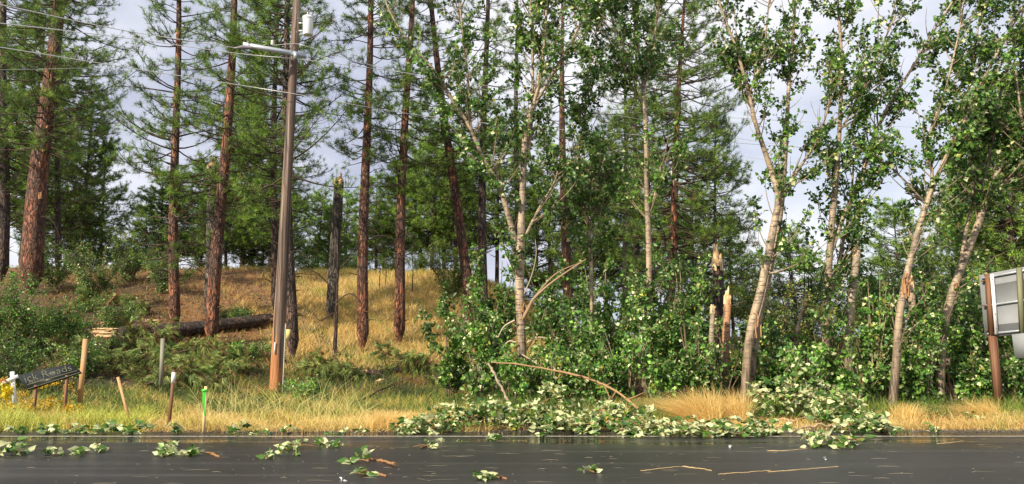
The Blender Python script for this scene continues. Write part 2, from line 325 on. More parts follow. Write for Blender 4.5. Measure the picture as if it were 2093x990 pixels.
def road():
    m, t, b = newmat('wet_asphalt'); v = coord(t); fine = noise(t, v, 160, 3, .7); big = noise(t, coord(t, (.25, 1, 1)), 1.3, 4)
    streak = noise(t, coord(t, (.05, 3.2, 1)), 1.0, 4)
    c = ramp(t, fine, [(.3, (.022,.020,.021)), (.6, (.044,.039,.040)), (.8, (.10,.09,.09))])
    c = mixc(t, ramp(t, streak, [(.52, g(0)), (.68, g(.7))]), c, (.115,.105,.10))
    pt_ = noise(t, coord(t, (.12, .5, 1)), 1.0, 6, .7); c = mixc(t, 1.0, c, ramp(t, pt_, [(.35, g(.7)), (.65, g(1.35))]), 'MULTIPLY')
    cv = t.nodes.new('ShaderNodeTexVoronoi'); cv.feature = 'DISTANCE_TO_EDGE'; cv.inputs['Scale'].default_value = .45; wz = nd(t, 'ShaderNodeTexNoise', Scale=1.6, Detail=6.0); t.links.new(v, wz.inputs['Vector']); wm = t.nodes.new('ShaderNodeMix'); wm.data_type = 'RGBA'; wm.blend_type = 'ADD'; wm.inputs[0].default_value = .9; t.links.new(v, wm.inputs[6]); t.links.new(wz.outputs['Color'], wm.inputs[7]); t.links.new(wm.outputs[2], cv.inputs['Vector'])
    c = mixc(t, ramp(t, cv.outputs['Distance'], [(.0, g(.75)), (.006, g(0))]), c, (.012,.011,.011))
    t.links.new(c, b.inputs['Base Color'])
    c_ = t.nodes.new('ShaderNodeTexCoord'); sx = t.nodes.new('ShaderNodeSeparateXYZ'); t.links.new(c_.outputs['Object'], sx.inputs[0])
    mm = nd(t, 'ShaderNodeMapRange'); mm.inputs['From Min'].default_value = 12.0; mm.inputs['From Max'].default_value = 13.1; t.links.new(sx.outputs[1], mm.inputs['Value'])
    ad = t.nodes.new('ShaderNodeMath'); ad.operation = 'MULTIPLY_ADD'; t.links.new(big, ad.inputs[0]); ad.inputs[1].default_value = 1.5; ad.inputs[2].default_value = -.45
    mu = t.nodes.new('ShaderNodeMath'); mu.operation = 'MULTIPLY'; mu.use_clamp = True; t.links.new(ad.outputs[0], mu.inputs[0]); t.links.new(mm.outputs[0], mu.inputs[1])
    r_ = ramp(t, mu.outputs[0], [(.0, g(.44)), (.28, g(.30)), (.42, g(.07))]); t.links.new(r_, b.inputs['Roughness'])
    bump(t, b, fine, .22, .004)
    mb = MB(); mb.slab((-300,-10,0),(300,-10,0),(300,14.0,0),(-300,14.0,0), .001); 
    mb2 = MB(); nx = 400; xx = np.linspace(-300, 300, 1201); ye = 14.70+.08*wob(xx, xx*0, 1.3)+.09*wob(xx, xx*0, 5.0)+.02*rng.normal(size=len(xx))
    V = np.concatenate([np.stack([xx, xx*0-10, xx*0], 1), np.stack([xx, ye, xx*0], 1), np.stack([xx, ye+.03, xx*0-.06], 1)]); k = len(xx); i = np.arange(k-1)
    Q = np.concatenate([np.stack([i, i+1, i+k+1, i+k], 1), np.stack([i+k, i+k+1, i+2*k+1, i+2*k], 1)]); mb2.add(V, Q=Q)
    solo('road', mb2, m, (0,0,0), kind='structure')
    l = MB(); l.slab((-300,13.90,.004),(300,13.90,.004),(300,13.99,.004),(-300,13.99,.004), .001); solo('road_edge_line', l, M_line, (0,0,0), kind='structure')
road()

# ------------------------------------------------------------------ tree builders
def curve3(p0, p1, p2, k):
    t = np.linspace(0, 1, k)[None,:,None]; return (1-t)**2*p0[:,None]+2*t*(1-t)*p1[:,None]+t**2*p2[:,None]
def smooth_line(pts, k):
    pts = np.asarray(pts, float); n = len(pts)
    if n < 3: 
        t = np.linspace(0,1,k)[:,None]; return pts[0]*(1-t)+pts[-1]*t
    ext = np.vstack([2*pts[0]-pts[1], pts, 2*pts[-1]-pts[-2]]); u = np.linspace(0, n-1, k); i = np.minimum(u.astype(int), n-2); f = (u-i)[:,None]
    a, b, c, d = ext[i], ext[i+1], ext[i+2], ext[i+3]
    return .5*((2*b)+(-a+c)*f+(2*a-5*b+4*c-d)*f*f+(-a+3*b-3*c+d)*f**3)
NG = [np.array([.085,.150,.026]), np.array([.12,.205,.03]), np.array([.05,.095,.022]), np.array([.17,.26,.035])]
BASES = []
def pine(label, px, row, topx, wpx, lo, name='ponderosa_pine', cat='pine tree', D=None, H=None, dens=1.0, L0=2.6, bark=None, tone=1.0, dead=14, k=20, group=None,
         side=0.0, nl=.22, wd=.015, loc=None, r0=None, up=.25):
    if loc is not None: base = np.array(loc, float); D = base[1]; R0 = r0; topd = unit(np.array([U(-.03,.03), U(-.03,.03), 1.0])); zlo = lo
    else:
        base = hit(px, row) if D is None else onground(px, D)
        D = base[1]; R0 = wpx*D/F/2; tp = P(topx, 0, D); topd = unit(tp-base); zlo = (P(px, lo, D)[2]-base[2])
    H = H or 22+U(0, 5)
    th = thing(name, label, cat, base-np.array([0,0,.15]), group); bark = bark or B_red
    kk = 26; hh = np.linspace(-.15, H, kk); ln = base+topd*hh[:,None]; s_ = U(0, 9)
    wv = .035*H/10*(np.sin(hh*.35+s_)-math.sin(s_)); wv *= np.clip(hh/3, 0, 1); ln[:,0] += wv; ln[:,1] += wv*.5
    rad = R0*np.clip(1-(hh/H)**1.15*.9, .06, 1); rad[0] *= 1.45; rad[1] *= 1.05; BASES.append((base[0], base[1], R0))
    mb = MB()
    ang = 14; mb.tube(ln, rad, ang); tr = part('trunk', mb, bark, th, True)
    def at(h):
        return np.stack([np.interp(h, hh, ln[:,q]) for q in range(3)], 1)
    # live branches
    nb = max(6, int((H-zlo)*9.5*dens)); h = np.sort(zlo+(H-.3-zlo)*rng.random(nb)**.95); tt = (h-zlo)/max(H-zlo, .1)
    L = L0*np.clip(1-tt, .02, 1)**.55*U(.5, 1.12, nb)*(0.6+.4*sst(0, .12, tt)); az = U(0, 2*math.pi, nb)
    o = np.stack([np.cos(az), np.sin(az)*.85, az*0], 1); o[:,0] += side*.6; o = unit(o)
    z = np.array([0,0,1.0]); el = (up-.30*(1-tt)+U(-.42, .42, nb))[:,None]
    p0 = at(h); p1 = p0+o*L[:,None]*.55+z*L[:,None]*(el*.6-U(-.05,.25,nb)[:,None])+rng.normal(size=(nb,3))*.10; p2 = p0+o*L[:,None]+z*L[:,None]*(el*.7+U(0,.35,nb)[:,None])+rng.normal(size=(nb,3))*.2
    B = curve3(p0, p1, p2, 6); R = np.linspace(1, .25, 6)[None]*np.clip(.012+.010*L, .01, .045)[:,None]
    tw = MB(); bc = np.array([.075,.052,.036]); tw.tubes(B, R, 4, col=np.tile(bc, (nb,1))*U(.6, 1.4, (nb,1)))
    # twigs
    reps = np.maximum(4, (L*6.5).astype(int)); bi = np.repeat(np.arange(nb), reps); m = len(bi); s = U(.28, 1.0, m)**.8
    idx = s*5; i0 = np.minimum(idx.astype(int), 4); f = (idx-i0)[:,None]; q0 = B[bi, i0]*(1-f)+B[bi, i0+1]*f; tg = unit(B[bi, i0+1]-B[bi, i0])
    sd = unit(np.cross(tg, z))*np.where(rng.random(m) < .5, 1, -1)[:,None]
    d = unit(tg*.6+sd*U(.1, 1.0, m)[:,None]+z*U(-.55, .75, m)[:,None]); tl = U(.22, .62, m)*np.clip(L[bi]/2.4, .45, 1.15)
    q2 = q0+d*tl[:,None]+z*(tl*.22)[:,None]; q1 = q0+d*tl[:,None]*.5-z*(tl*.06)[:,None]
    TW = curve3(q0, q1, q2, 3); tw.tubes(TW, np.tile([[.010,.007,.005]], (m,1))*(1 if D < 40 else 1.5), 3, col=np.tile(bc, (m,1))*U(.6, 1.5, (m,1)))
    pos = np.concatenate([q2, TW[:,1], p2]); dr = np.concatenate([unit(q2-q1), unit(q2-q1), unit(p2-p1)]); keep = rng.random(len(pos)) < .9
    keep[m:2*m] &= rng.random(m) < .45
    pos, dr = pos[keep], dr[keep]; n = len(pos); ci = rng.integers(0, 4, nb*0+n)
    clump = .72+.5*sst(-.6, .6, wob(pos[:,0]*1.0+pos[:,1], pos[:,2], .9, D))
    col = np.array(NG)[ci]*1.4*tone*clump[:,None]*U(.75, 1.3, (n,1)); col = np.where((rng.random(n) < .02)[:,None], np.array([.16,.09,.03]), col)
    fo = MB(); fo.needles(pos, unit(dr*.8+z*.1), nl, wd, col, k, 1.35)
    if dead:
        hd = U(min(zlo*.35+1.0, zlo*.8), zlo+2.5, dead); ad_ = U(0, 2*math.pi, dead); od = np.stack([np.cos(ad_), np.sin(ad_), ad_*0], 1); Ld = U(.5, 2.0, dead)[:,None]
        a0 = at(hd); a1 = a0+od*Ld*.6+z*.25*Ld; a2 = a0+od*Ld-z*Ld*U(-.1, .7, dead)[:,None]; DB = curve3(a0, a1, a2, 7)
        tw.tubes(DB, np.tile(np.linspace(.020,.006,7)[None], (dead,1)), 4, col=np.tile([[.07,.055,.045]], (dead,1)))
        r3 = np.repeat(np.arange(dead), 4); j = rng.integers(2, 7, len(r3)); e0 = DB[r3, j]; e2 = e0+rsph(len(r3))*U(.15,.6,len(r3))[:,None]-z*.15; e1 = (e0+e2)/2+rsph(len(r3))*.05
        tw.tubes(curve3(e0, e1, e2, 4), np.tile([[.007,.006,.005,.004]], (len(r3),1)), 3, col=np.tile([[.08,.06,.05]], (len(r3),1)))
    ns_ = 16; hs = U(.8, max(zlo, 3)+3, ns_); asb = U(0, 6.28, ns_); os_ = np.stack([np.cos(asb), np.sin(asb), U(-.1,.5,ns_)],1); s0 = at(hs)+os_*R0*.6; ls = U(.12,.4,ns_)[:,None]+R0*.5
    tw.tubes(np.stack([s0, s0+os_*ls*.6, s0+os_*ls],1), np.tile([[.022,.018,.008]],(ns_,1)), 4, col=np.tile([[.09,.065,.05]],(ns_,1)))
    part('branches', tw, M_twig, th); part('needles', fo, M_needle, th)
    return th

def leafcols(n, pale=.08, tone=1.0, yel=0.0):
    a = U(0, 1, n)[:,None]; a = a**1.4; c = np.array([.028,.085,.018])*(1-a)+np.array([.13,.24,.035])*a; c = c*tone*U(.7, 1.25, (n,1))
    p = rng.random(n) < pale; c[p] = np.array([.68,.72,.38])*U(.7, 1.15, (p.sum(),1))
    y = rng.random(n) < .02+yel; c[y] = np.array([.34,.34,.05])*U(.7,1.2,(y.sum(),1)); return c
def leaf_twigs(tw, fo, q0, d, tl, nleaf, size, pale, tone=1.0, tc_=(.20,.15,.09), r=.006, big=False, droop=0.0, yel=0.0):
    """short leafy shoots: origins q0, directions d, lengths tl"""
    m = len(q0); z = np.array([0,0,1.0]); q2 = q0+d*tl[:,None]-z*(tl*droop)[:,None]; q1 = q0+d*tl[:,None]*.5+rsph(m)*(tl*.08)[:,None]; TW = curve3(q0, q1, q2, 4)
    tw.tubes(TW, np.tile([[r, r*.8, r*.6, r*.4]], (m,1)), 3, col=np.tile([tc_], (m,1))*U(.7, 1.2, (m,1)))
    b = np.repeat(np.arange(m), nleaf); n = len(b); s = U(.05, 1.0, n); t = s[:,None]
    pos = (1-t)**2*q0[b]+2*t*(1-t)*q1[b]+t**2*q2[b]; ax = unit(d[b]*.5+rsph(n)*1.0-z*.35); pos = pos+ax*U(.01, .06, n)[:,None]
    nr = unit(rsph(n)+z*.5+np.array([-.2,-.5,0])); cl = .62+.75*sst(-.7, .7, wob(pos[:,0]+pos[:,1]*.5, pos[:,2], 1.9, 2.0))
    c = leafcols(n, pale, tone*1.15, yel)*cl[:,None]; sz = size*U(.4, 1.35, n)
    (fo.bigleaves if big else fo.leaves)(pos, ax, nr, sz, c)
def spline_world(pts, D):
    """pts: (px,row,dD,width_px) -> world points and radii"""
    return np.array([P(p[0], p[1], D+p[2]) for p in pts]), np.array([p[3]*(D+p[2])/F/2*.86 for p in pts])
def poplar(label, leaders, D, lo=620, dens=1.0, wind=.25, name='cottonwood_tree', cat='cottonwood tree', blen=(.5,1.5), splits=(), tone=1.0, barkc=(.42,.32,.21)):
    z = np.array([0,0,1.0]); W0_, R0_ = spline_world(leaders[0], D); base = W0_[0].copy(); base[2] = float(zg(base[0], base[1]))-.1
    th = thing(name, label, cat, base); tk = MB(); tw = MB(); fo = MB(); bc = np.array(barkc)
    for li, pts in enumerate(leaders):
        Wp, R = spline_world(pts, D)
        if li == 0: Wp[0][2] = min(Wp[0][2], base[2])
        k = max(8, len(pts)*5); ln = smooth_line(Wp, k); rad = np.interp(np.linspace(0,1,k), np.linspace(0,1,len(R)), R)
        if li == 0: rad[0] *= 1.35; rad[1] *= 1.12
        dd = np.linspace(0,1,k)[:,None]; 
        tk.tube(ln, rad, 12 if R[0] > .06 else 7, col=np.tile(bc*U(.9,1.1), (1,1)), cap=False)
        # side branches
        seg = np.linalg.norm(np.diff(ln, axis=0), axis=1); tot = seg.sum(); zl = P(pts[0][0], lo, D)[2]
        nb = int(tot*9.5*dens); s = U(.02, 1, nb)*(k-1); i0 = np.minimum(s.astype(int), k-2); f = (s-i0)[:,None]; p0 = ln[i0]*(1-f)+ln[i0+1]*f; tg = unit(ln[i0+1]-ln[i0])
        rr_ = np.interp(s, np.arange(k), rad); ok = (p0[:,2] > zl) & (rng.random(nb) < np.where(rr_ > .075, .22, np.where(rr_ > .055, .55, 1.0))); p0, tg = p0[ok], tg[ok]; nb = len(p0)
        if nb == 0: continue
        tt = s[ok]/(k-1); az = U(0, 2*math.pi, nb); o = np.stack([np.cos(az), np.sin(az), az*0], 1); d = unit(tg*U(.6,1.3,nb)[:,None]+o*U(.4,1.0,nb)[:,None]+np.array([wind,0,0]))
        L = U(*blen, nb)*1.15*(1-.35*tt); p2 = p0+d*L[:,None]+z*(.15*L)[:,None]; p1 = p0+(d*.5+o*.12)*L[:,None]; B = curve3(p0, p1, p2, 5)
        tw.tubes(B, np.linspace(1,.3,5)[None]*np.clip(.006+.010*L, .006, .024)[:,None], 4, col=np.tile(bc*.62, (nb,1))*U(.6,1.15,(nb,1)))
        reps = np.maximum(4, (L*10).astype(int)); bi = np.repeat(np.arange(nb), reps); m = len(bi); s2 = U(.2, 1, m)*4; j = np.minimum(s2.astype(int), 3); f = (s2-j)[:,None]
        q0 = B[bi,j]*(1-f)+B[bi,j+1]*f; d2 = unit(unit(B[bi,j+1]-B[bi,j])*.9+rsph(m)*.8+np.array([wind*.8,0,.1]))
        gate = wob(q0[:,0]*1.3+D, q0[:,2]*1.1, 1.5, D*1.7+li)+U(-.22,.22,m) > -.08; q0, d2 = q0[gate], d2[gate]
        if len(q0): leaf_twigs(tw, fo, q0, d2, U(.15, .42, len(q0)), 9, .118, .09, tone*1.25)
    part('trunk', tk, B_pop, th, True); part('branches', tw, M_twig, th)
    if fo.n: part('foliage', fo, M_leaf, th)
    for sp_ in splits: pass
    return th
def splinter_top(th, tip, axis, r, length=.35, n=15):
    """jagged torn wood at the end of a broken trunk, higher on one side"""
    mb = MB(); axis = unit(axis); ref = np.array([1.,0,0]) if abs(axis[2]) > .5 else np.array([0,0,1.]); u = unit(np.cross(axis, ref)); v = np.cross(axis, u); ph = math.atan2(v[1], u[1])+U(-.5,.5)
    for i in range(n):
        a = i*2.4+U(-.2,.2); rr = r*math.sqrt((i+.5)/n)*.85; b0 = tip+(u*math.cos(a)+v*math.sin(a))*rr-axis*.15; k = .5+.5*math.cos(a-ph); ln = length*(.12+.88*k*k)*U(.5,1.15); w = r*U(.28,.5)
        mb.tube([b0, b0+axis*(.15+ln*.5)+rsph(1)[0]*.01, b0+axis*(.15+ln*.85)+rsph(1)[0]*.02, b0+axis*(ln+.17)+rsph(1)[0]*.04], [w, w*.9, w*.7, w*.25], 4)
    mb.tube([tip-axis*.1, tip+axis*.02], [r*.95, r*.8], 9, cap=True)
    return part('torn_wood', mb, W_split, th)
def snag(label, px, row, tx, trow, w0, w1, bark, name='broken_pine_snag', cat='tree snag', D=None, tl=.4, col=(.46,.37,.26), bend=0.0, stubs=5):
    base = hit(px, row) if D is None else P(px, row, D); D = base[1]; gz = float(zg(base[0], D))-.15; tip = P(tx, trow, D); r0, r1 = w0*D/F/2, w1*D/F/2
    th = thing(name, label, cat, (base[0], base[1], gz)); mb = MB(); mid = (base+tip)/2+np.array([bend,0,0]); b0 = base.copy(); b0[2] = gz
    ln = smooth_line([b0, mid, tip], 12); mb.tube(ln, np.linspace(r0, r1, 12)*(1+.03*rng.normal(size=12)), 12, col=np.array([col])); part('trunk', mb, bark, th, True)
    splinter_top(th, tip, tip-mid, r1, tl)
    if stubs:
        t = MB(); i = rng.integers(3, 11, stubs); a0 = ln[i]; d = rsph(stubs); d[:,2] = np.abs(d[:,2])*.3; d = unit(d); a2 = a0+d*U(.15,.6,stubs)[:,None]
        t.tubes(curve3(a0, (a0+a2)/2, a2, 3), np.tile([[.018,.012,.006]], (stubs,1)), 4, col=np.tile([[.09,.065,.05]], (stubs,1))); part('stubs', t, M_twig, th)
    return th
def shrub(label, px, D, hgt, wid, nst=9, nleaf=1, size=.095, pale=.05, tone=1.0, name='cottonwood_shrub', cat='shrub', group=None, yel=0.0, tcol=(.16,.12,.075), dens=1.0, base=None, nl=7, gatev=-.35):
    b = onground(px, D) if base is None else base; z = np.array([0,0,1.0]); th = thing(name, label, cat, b-z*.05, group); tw = MB(); fo = MB()
    az = U(0, 2*math.pi, nst); o = np.stack([np.cos(az), np.sin(az)*.8, az*0], 1); p0 = b+o*.12-z*.05; hh = hgt*U(.6, 1.05, nst)
    p2 = p0+o*(wid*U(.15,1.0,nst))[:,None]+z*hh[:,None]; p1 = p0+o*.15*wid+z*hh[:,None]*.55; B = curve3(p0, p1, p2, 8)
    tw.tubes(B, np.linspace(1,.2,8)[None]*(.012+.007*hh)[:,None], 5, col=np.tile([tcol], (nst,1)))
    m = int(nst*hgt*20*dens); bi = rng.integers(0, nst, m); s = U(.12, 1, m)**.9*7; j = np.minimum(s.astype(int), 6); f = (s-j)[:,None]; q0 = B[bi,j]*(1-f)+B[bi,j+1]*f
    kp = wob(q0[:,0]*1.2, q0[:,2]*1.1, 1.7, px*.37)+U(-.35,.35,m) > gatev; q0 = q0[kp]; m = len(q0); d = unit(rsph(m)*1.0+z*.25); tl = U(.15, .42, m)*np.clip(wid, .5, 1.3)
    leaf_twigs(tw, fo, q0, d, tl, nl, size, pale, tone, tcol, .005, yel=yel)
    part('stems', tw, M_twig, th); part('foliage', fo, M_leaf, th); return th

# ------------------------------------------------------------------ pines in front
pine('huge ponderosa pine with scarred peeling trunk at far left of the slope', 60, 604, 118, 44, 330, dens=1.45, L0=3.6, tone=1.0, H=23, k=22, bark=B_red)
pine('dark pine trunk cut by the left edge of the photo, crown hanging over it', -8, 600, 12, 26, 420, D=38, dens=1.3, L0=3.4, tone=.75, H=22, bark=B_dark)
pine('slim pine close behind the huge scarred ponderosa', 108, 585, 128, 13, 520, D=40, dens=.9, L0=2.6, tone=.7, H=20, bark=B_dark)
pine('slender straight ponderosa behind the grey stake, sparse open crown down its left', 357, 682, 361, 22, 560, dens=.95, L0=2.9, H=21, dead=22, side=-.25)
pine('tall red-barked ponderosa crossing the long fallen log, leaning slightly right', 430, 712, 473, 27, 440, dens=.9, L0=2.6, H=22, dead=20, tone=1.1)
pine('dark-trunked ponderosa standing right behind the utility pole', 599, 737, 588, 24, 430, dens=1.25, L0=3.2, H=21, dead=20, bark=B_dark, tone=1.1)
pine('dark ponderosa just left of the utility pole, rising beside the fallen log end', 562, 640, 571, 16, 420, dens=1.2, L0=3.0, H=21, dead=20, bark=B_dark, tone=1.1)
pine('bright orange-red ponderosa trunk alone on the straw slope, right of the broken snag', 741, 720, 753, 24, 340, dens=1.05, L0=2.3, H=21, dead=16, side=-.1, tone=1.05)
pine('thin-crowned ponderosa on the straw slope, next right of the orange-red one', 815, 710, 843, 23, 400, dens=1.0, L0=2.1, H=21, dead=18, bark=B_red)
pine('left-leaning ponderosa at the right edge of the straw slope', 968, 686, 884, 24, 380, dens=.95, L0=2.0, H=21, dead=12)
pine('straight dark ponderosa touching the foot of the left-leaning one', 988, 688, 997, 20, 380, dens=1.0, L0=2.2, H=22, dead=18, bark=B_dark)
pine('narrow dark pine seen just behind the forked cottonwood', 1066, 690, 1057, 15, 100, D=37, dens=.5, L0=1.8, H=22, dead=10, bark=B_dark)
pine('reddish ponderosa halfway between the forked cottonwood and the slim white one', 1162, 690, 1149, 22, 260, dens=.9, L0=2.8, H=21, dead=16)
pine('dark pine just left of the slim white cottonwood', 1303, 650, 1303, 14, 300, D=36, dens=1.2, L0=2.6, H=21, dead=12, bark=B_dark)
pine('dense full-crowned pine in front of the open sky, right of the slim white cottonwood', 1364, 640, 1400, 20, 560, D=34, dens=2.1, L0=3.9, H=20, dead=12, tone=1.0, up=.1)
pine('short pine with drooping crown behind the pale-topped charred snag', 1462, 650, 1466, 12, 610, D=36, dens=1.9, L0=2.7, H=11.5, dead=10, bark=B_grey)
pine('grey bare-stemmed pine between the reddish ponderosa and the slim white cottonwood', 1280, 612, 1272, 15, 330, D=38, dens=.7, L0=2.0, H=18, dead=8, bark=B_grey)
snag('grey pine snag snapped off high, torn top left of the orange-red ponderosa', 676, 650, 693, 372, 24, 20, B_grey, tl=.45)
snag('broken pine snag hidden close behind the tall red-barked ponderosa', 428, 640, 434, 340, 22, 17, B_grey, tl=.4)
snag('charred dark pine snag with a big pale torn top', 1478, 760, 1467, 545, 27, 22, B_dark, D=25.5, tl=.75)
# thin dead tree with arching limbs
def dead_tree(label, px, row, tx, trow, wpx, limbs, D=None):
    b = hit(px, row) if D is None else onground(px, D); D = b[1]; th = thing('dead_pine', label, 'dead tree', b-np.array([0,0,.1])); tk = MB()
    tip = P(tx, trow, D); ln = smooth_line([b-np.array([0,0,.1]), (b+tip)/2+np.array([.04,0,0]), tip], 10); tk.tube(ln, np.linspace(wpx*D/F/2, .012, 10), 8, col=(.06,.045,.035)); part('trunk', tk, B_dark, th, True)
    t = MB()
    for lb in limbs:
        pts = np.array([P(q[0], q[1], D+q[2]) for q in lb]); l = smooth_line(pts, 12); t.tube(l, np.linspace(.028, .007, 12), 5, col=(.06,.045,.035))
        for _ in range(7):
            i = rng.integers(3, 12); a0 = l[i]; a2 = a0+rsph(1)[0]*U(.15,.5)-np.array([0,0,.2]); t.tube([a0, (a0+a2)/2+rsph(1)[0]*.04, a2], [.007,.005,.003], 3, col=(.07,.05,.04))
    part('limbs', t, M_twig, th); return th
dead_tree('thin dead pine with limbs arching left toward the utility pole', 683, 745, 690, 470, 10, [[(682,592,0),(650,560,-.2),(622,548,-.3),(606,552,-.4),(596,575,-.4)],[(681,640,0),(655,655,-.3),(640,640,-.3)],[(684,560,0),(720,520,.2),(735,480,.2)],[(682,620,0),(720,600,-.2),(745,640,-.2),(750,690,-.2)]])
# small background pines and far pines (copies of a few prototypes)
z0 = np.array([0,0,1.0])
bgspec = [(150,46,12),(195,52,10),(288,60,7.5),(322,50,7),(402,55,10),(488,50,15),(505,51,14),(530,60,9),(640,58,8),(700,62,9),(780,58,7),(858,52,13),(905,50,11),(945,56,9),(1015,48,11),(1100,50,10),(1130,46,12),(1195,48,13),(1240,44,12),
          (1335,48,12),(1420,52,11),(1500,54,9),(1545,60,7),(1632,56,8.5),(1850,52,9.5),(1905,60,7.5),(1985,50,12),(2030,44,14),(2080,42,15),(2120,46,16),(70,50,14),(30,44,16),(-30,46,15),(1700,70,7),(1780,75,6),(130,47,7),(170,50,6),(345,52,8),(455,48,7),(545,47,7),(575,52,9),(670,55,6),(765,50,7),(815,48,7.5),(880,47,9),(930,46,8)]
protos = []
BG_LABEL = 'small far pine standing in the woods behind the front trees'; BG_GROUP = 'pines in the woods behind'
for i in range(5):
    t = pine(BG_LABEL, 0, 0, 0, 0, 1.2+i*.3, loc=(0, 50, 0), r0=.13, H=10.0, dens=2.0 if i < 3 else 2.6, L0=2.2+.3*i, bark=B_dark, tone=1.0+.1*i, dead=8, k=16, nl=.25, wd=.022, group=BG_GROUP, name='background_pine')
    protos.append(t)
def copy_tree(o):
    c = o.copy(); COL.objects.link(c)
    for ch in list(o.children):
        d = ch.copy(); COL.objects.link(d); d.parent = c
    return c
for i, (px, D, H) in enumerate(bgspec):
    o = protos[i] if i < 5 else copy_tree(protos[i % 5]); b = onground(px, D); o.location = (b[0], b[1], b[2]-.1); s = H/10.0
    o.scale = (s*.5+.5, s*.5+.5, s); o.rotation_euler = (U(-.02,.02), U(-.02,.02), U(0, 6.28))
for px, Db, h_, lb in ((772,40,1.9,'bare thin sapling stem farthest left on the crest of the straw slope'),(785,41,1.5,'short bare sapling between two others on the straw slope'),(840,39,2.1,'tall bare sapling stem on the straw slope right of the thin-crowned ponderosa'),(895,41,2.4,'bare sapling stem under the crest near the left-leaning ponderosa'),(905,40,1.7,'low bare sapling beside the left-leaning ponderosa')):
    b = onground(px, Db); mb = MB(); mb.tube([b-z0*.1, b+z0*h_*.5+np.array([.04,0,0]), b+z0*h_], [.03,.022,.01], 5, col=(.07,.05,.04))
    for _ in range(9):
        a0 = b+z0*h_*U(.25,1); mb.tube([a0, a0+rsph(1)[0]*U(.1,.3)], [.007,.004], 3, col=(.08,.06,.05))
    solo('bare_sapling', mb, M_twig, b, lb, 'sapling')

# ------------------------------------------------------------------ cottonwoods
poplar('forked cottonwood with pale bare leaders spreading wide above the curved fallen branch', [
  [(1064,826,0,24),(1066,700,0,22),(1062,600,0,21),(1064,500,0,20),(1068,400,.1,16),(1075,270,.2,14),(1098,190,.2,11),(1112,90,.3,8),(1120,-30,.3,6),(1130,-160,.3,3)],
  [(1055,500,0,14),(1036,430,-.1,13),(1020,380,-.2,12),(985,320,-.3,11),(960,260,-.4,9),(925,205,-.5,8),(880,135,-.6,7),(835,85,-.6,5),(795,20,-.6,4),(770,-60,-.6,3)],
  [(1078,330,.2,10),(1088,220,.5,8),(1088,90,.6,7),(1082,-60,.6,4)],
  [(1094,215,.2,8),(1130,150,0,7),(1165,90,0,5),(1200,20,0,4),(1230,-70,0,3)],
  [(962,262,-.4,7),(958,180,-.2,6),(948,90,0,5),(938,-20,0,4),(935,-120,0,3)],
  [(1075,480,0,8),(1100,430,.3,6),(1132,375,.4,4),(1140,350,.4,3)]], 21.0, lo=740, dens=.8, wind=.05, blen=(.5,1.6))
poplar('slim white cottonwood with patchy leaves, standing above the green grass gap', [
  [(1318,780,0,17),(1312,700,0,16),(1326,610,0,15),(1326,500,0,14),(1322,400,0,12),(1320,280,0,10),(1314,170,0,8),(1300,70,0,6),(1285,-60,0,4)],
  [(1322,460,0,6),(1345,370,.2,5),(1352,330,.2,3)],
  [(1316,180,0,6),(1335,100,.2,5),(1345,0,.2,4),(1350,-90,.2,3)],
  [(1312,210,0,5),(1280,150,-.3,4),(1255,60,-.3,4),(1240,-40,-.3,3)]], 22.5, lo=760, dens=.95, wind=-.02, blen=(.5,1.8))
poplar('very thin young cottonwood left of the slim white one', [
  [(1209,760,0,9),(1209,600,0,9),(1205,480,0,8),(1192,400,0,6),(1180,330,0,5),(1195,240,0,4),(1215,150,0,4),(1220,20,0,3)],
  [(1200,470,0,4),(1225,400,0,4),(1245,300,.2,3)]], 24.0, lo=680, dens=1.0, wind=.0, blen=(.6,1.7))
poplar('double-stemmed leaning cottonwood beside the reddish broken stub', [
  [(1518,790,0,22),(1532,690,0,20),(1556,590,0,20),(1580,470,0,18),(1590,400,0,15),(1570,330,0,13),(1545,255,-.2,10),(1530,190,-.2,9),(1505,100,-.2,7),(1475,20,-.2,6),(1450,-80,-.2,4)],
  [(1538,770,.3,16),(1552,650,.4,16),(1572,560,.4,15),(1596,430,.4,13),(1606,300,.4,11),(1612,180,.4,9),(1622,60,.4,7),(1630,-70,.4,4)],
  [(1592,420,0,9),(1630,350,.2,7),(1662,300,.3,5),(1690,230,.3,4),(1700,150,.3,3)],
  [(1531,195,-.2,6),(1560,110,0,5),(1570,20,0,4),(1580,-60,0,3)],
  [(1570,560,0,5),(1610,550,-.2,5),(1655,525,-.2,4)]], 20.5, lo=560, dens=.9, wind=.06, blen=(.5,1.5))
poplar('cottonwood whose stem splits into an upright leader and one bending right', [
  [(1690,805,0,18),(1688,700,0,17),(1692,600,0,16),(1698,480,0,15),(1708,380,0,13),(1716,260,0,10),(1720,130,0,8),(1712,0,0,6),(1700,-120,0,4)],
  [(1696,520,0,13),(1725,440,.2,12),(1757,375,.2,11),(1776,310,.2,9),(1812,225,.2,8),(1870,130,.2,6),(1930,30,.2,5),(1990,-60,.2,3)],
  [(1700,600,.3,8),(1722,500,.4,8),(1738,420,.4,6),(1745,330,.4,4)],
  [(1716,270,0,5),(1760,190,-.2,5),(1800,100,-.2,4),(1840,10,-.2,3)]], 21.0, lo=780, dens=.9, wind=.16)
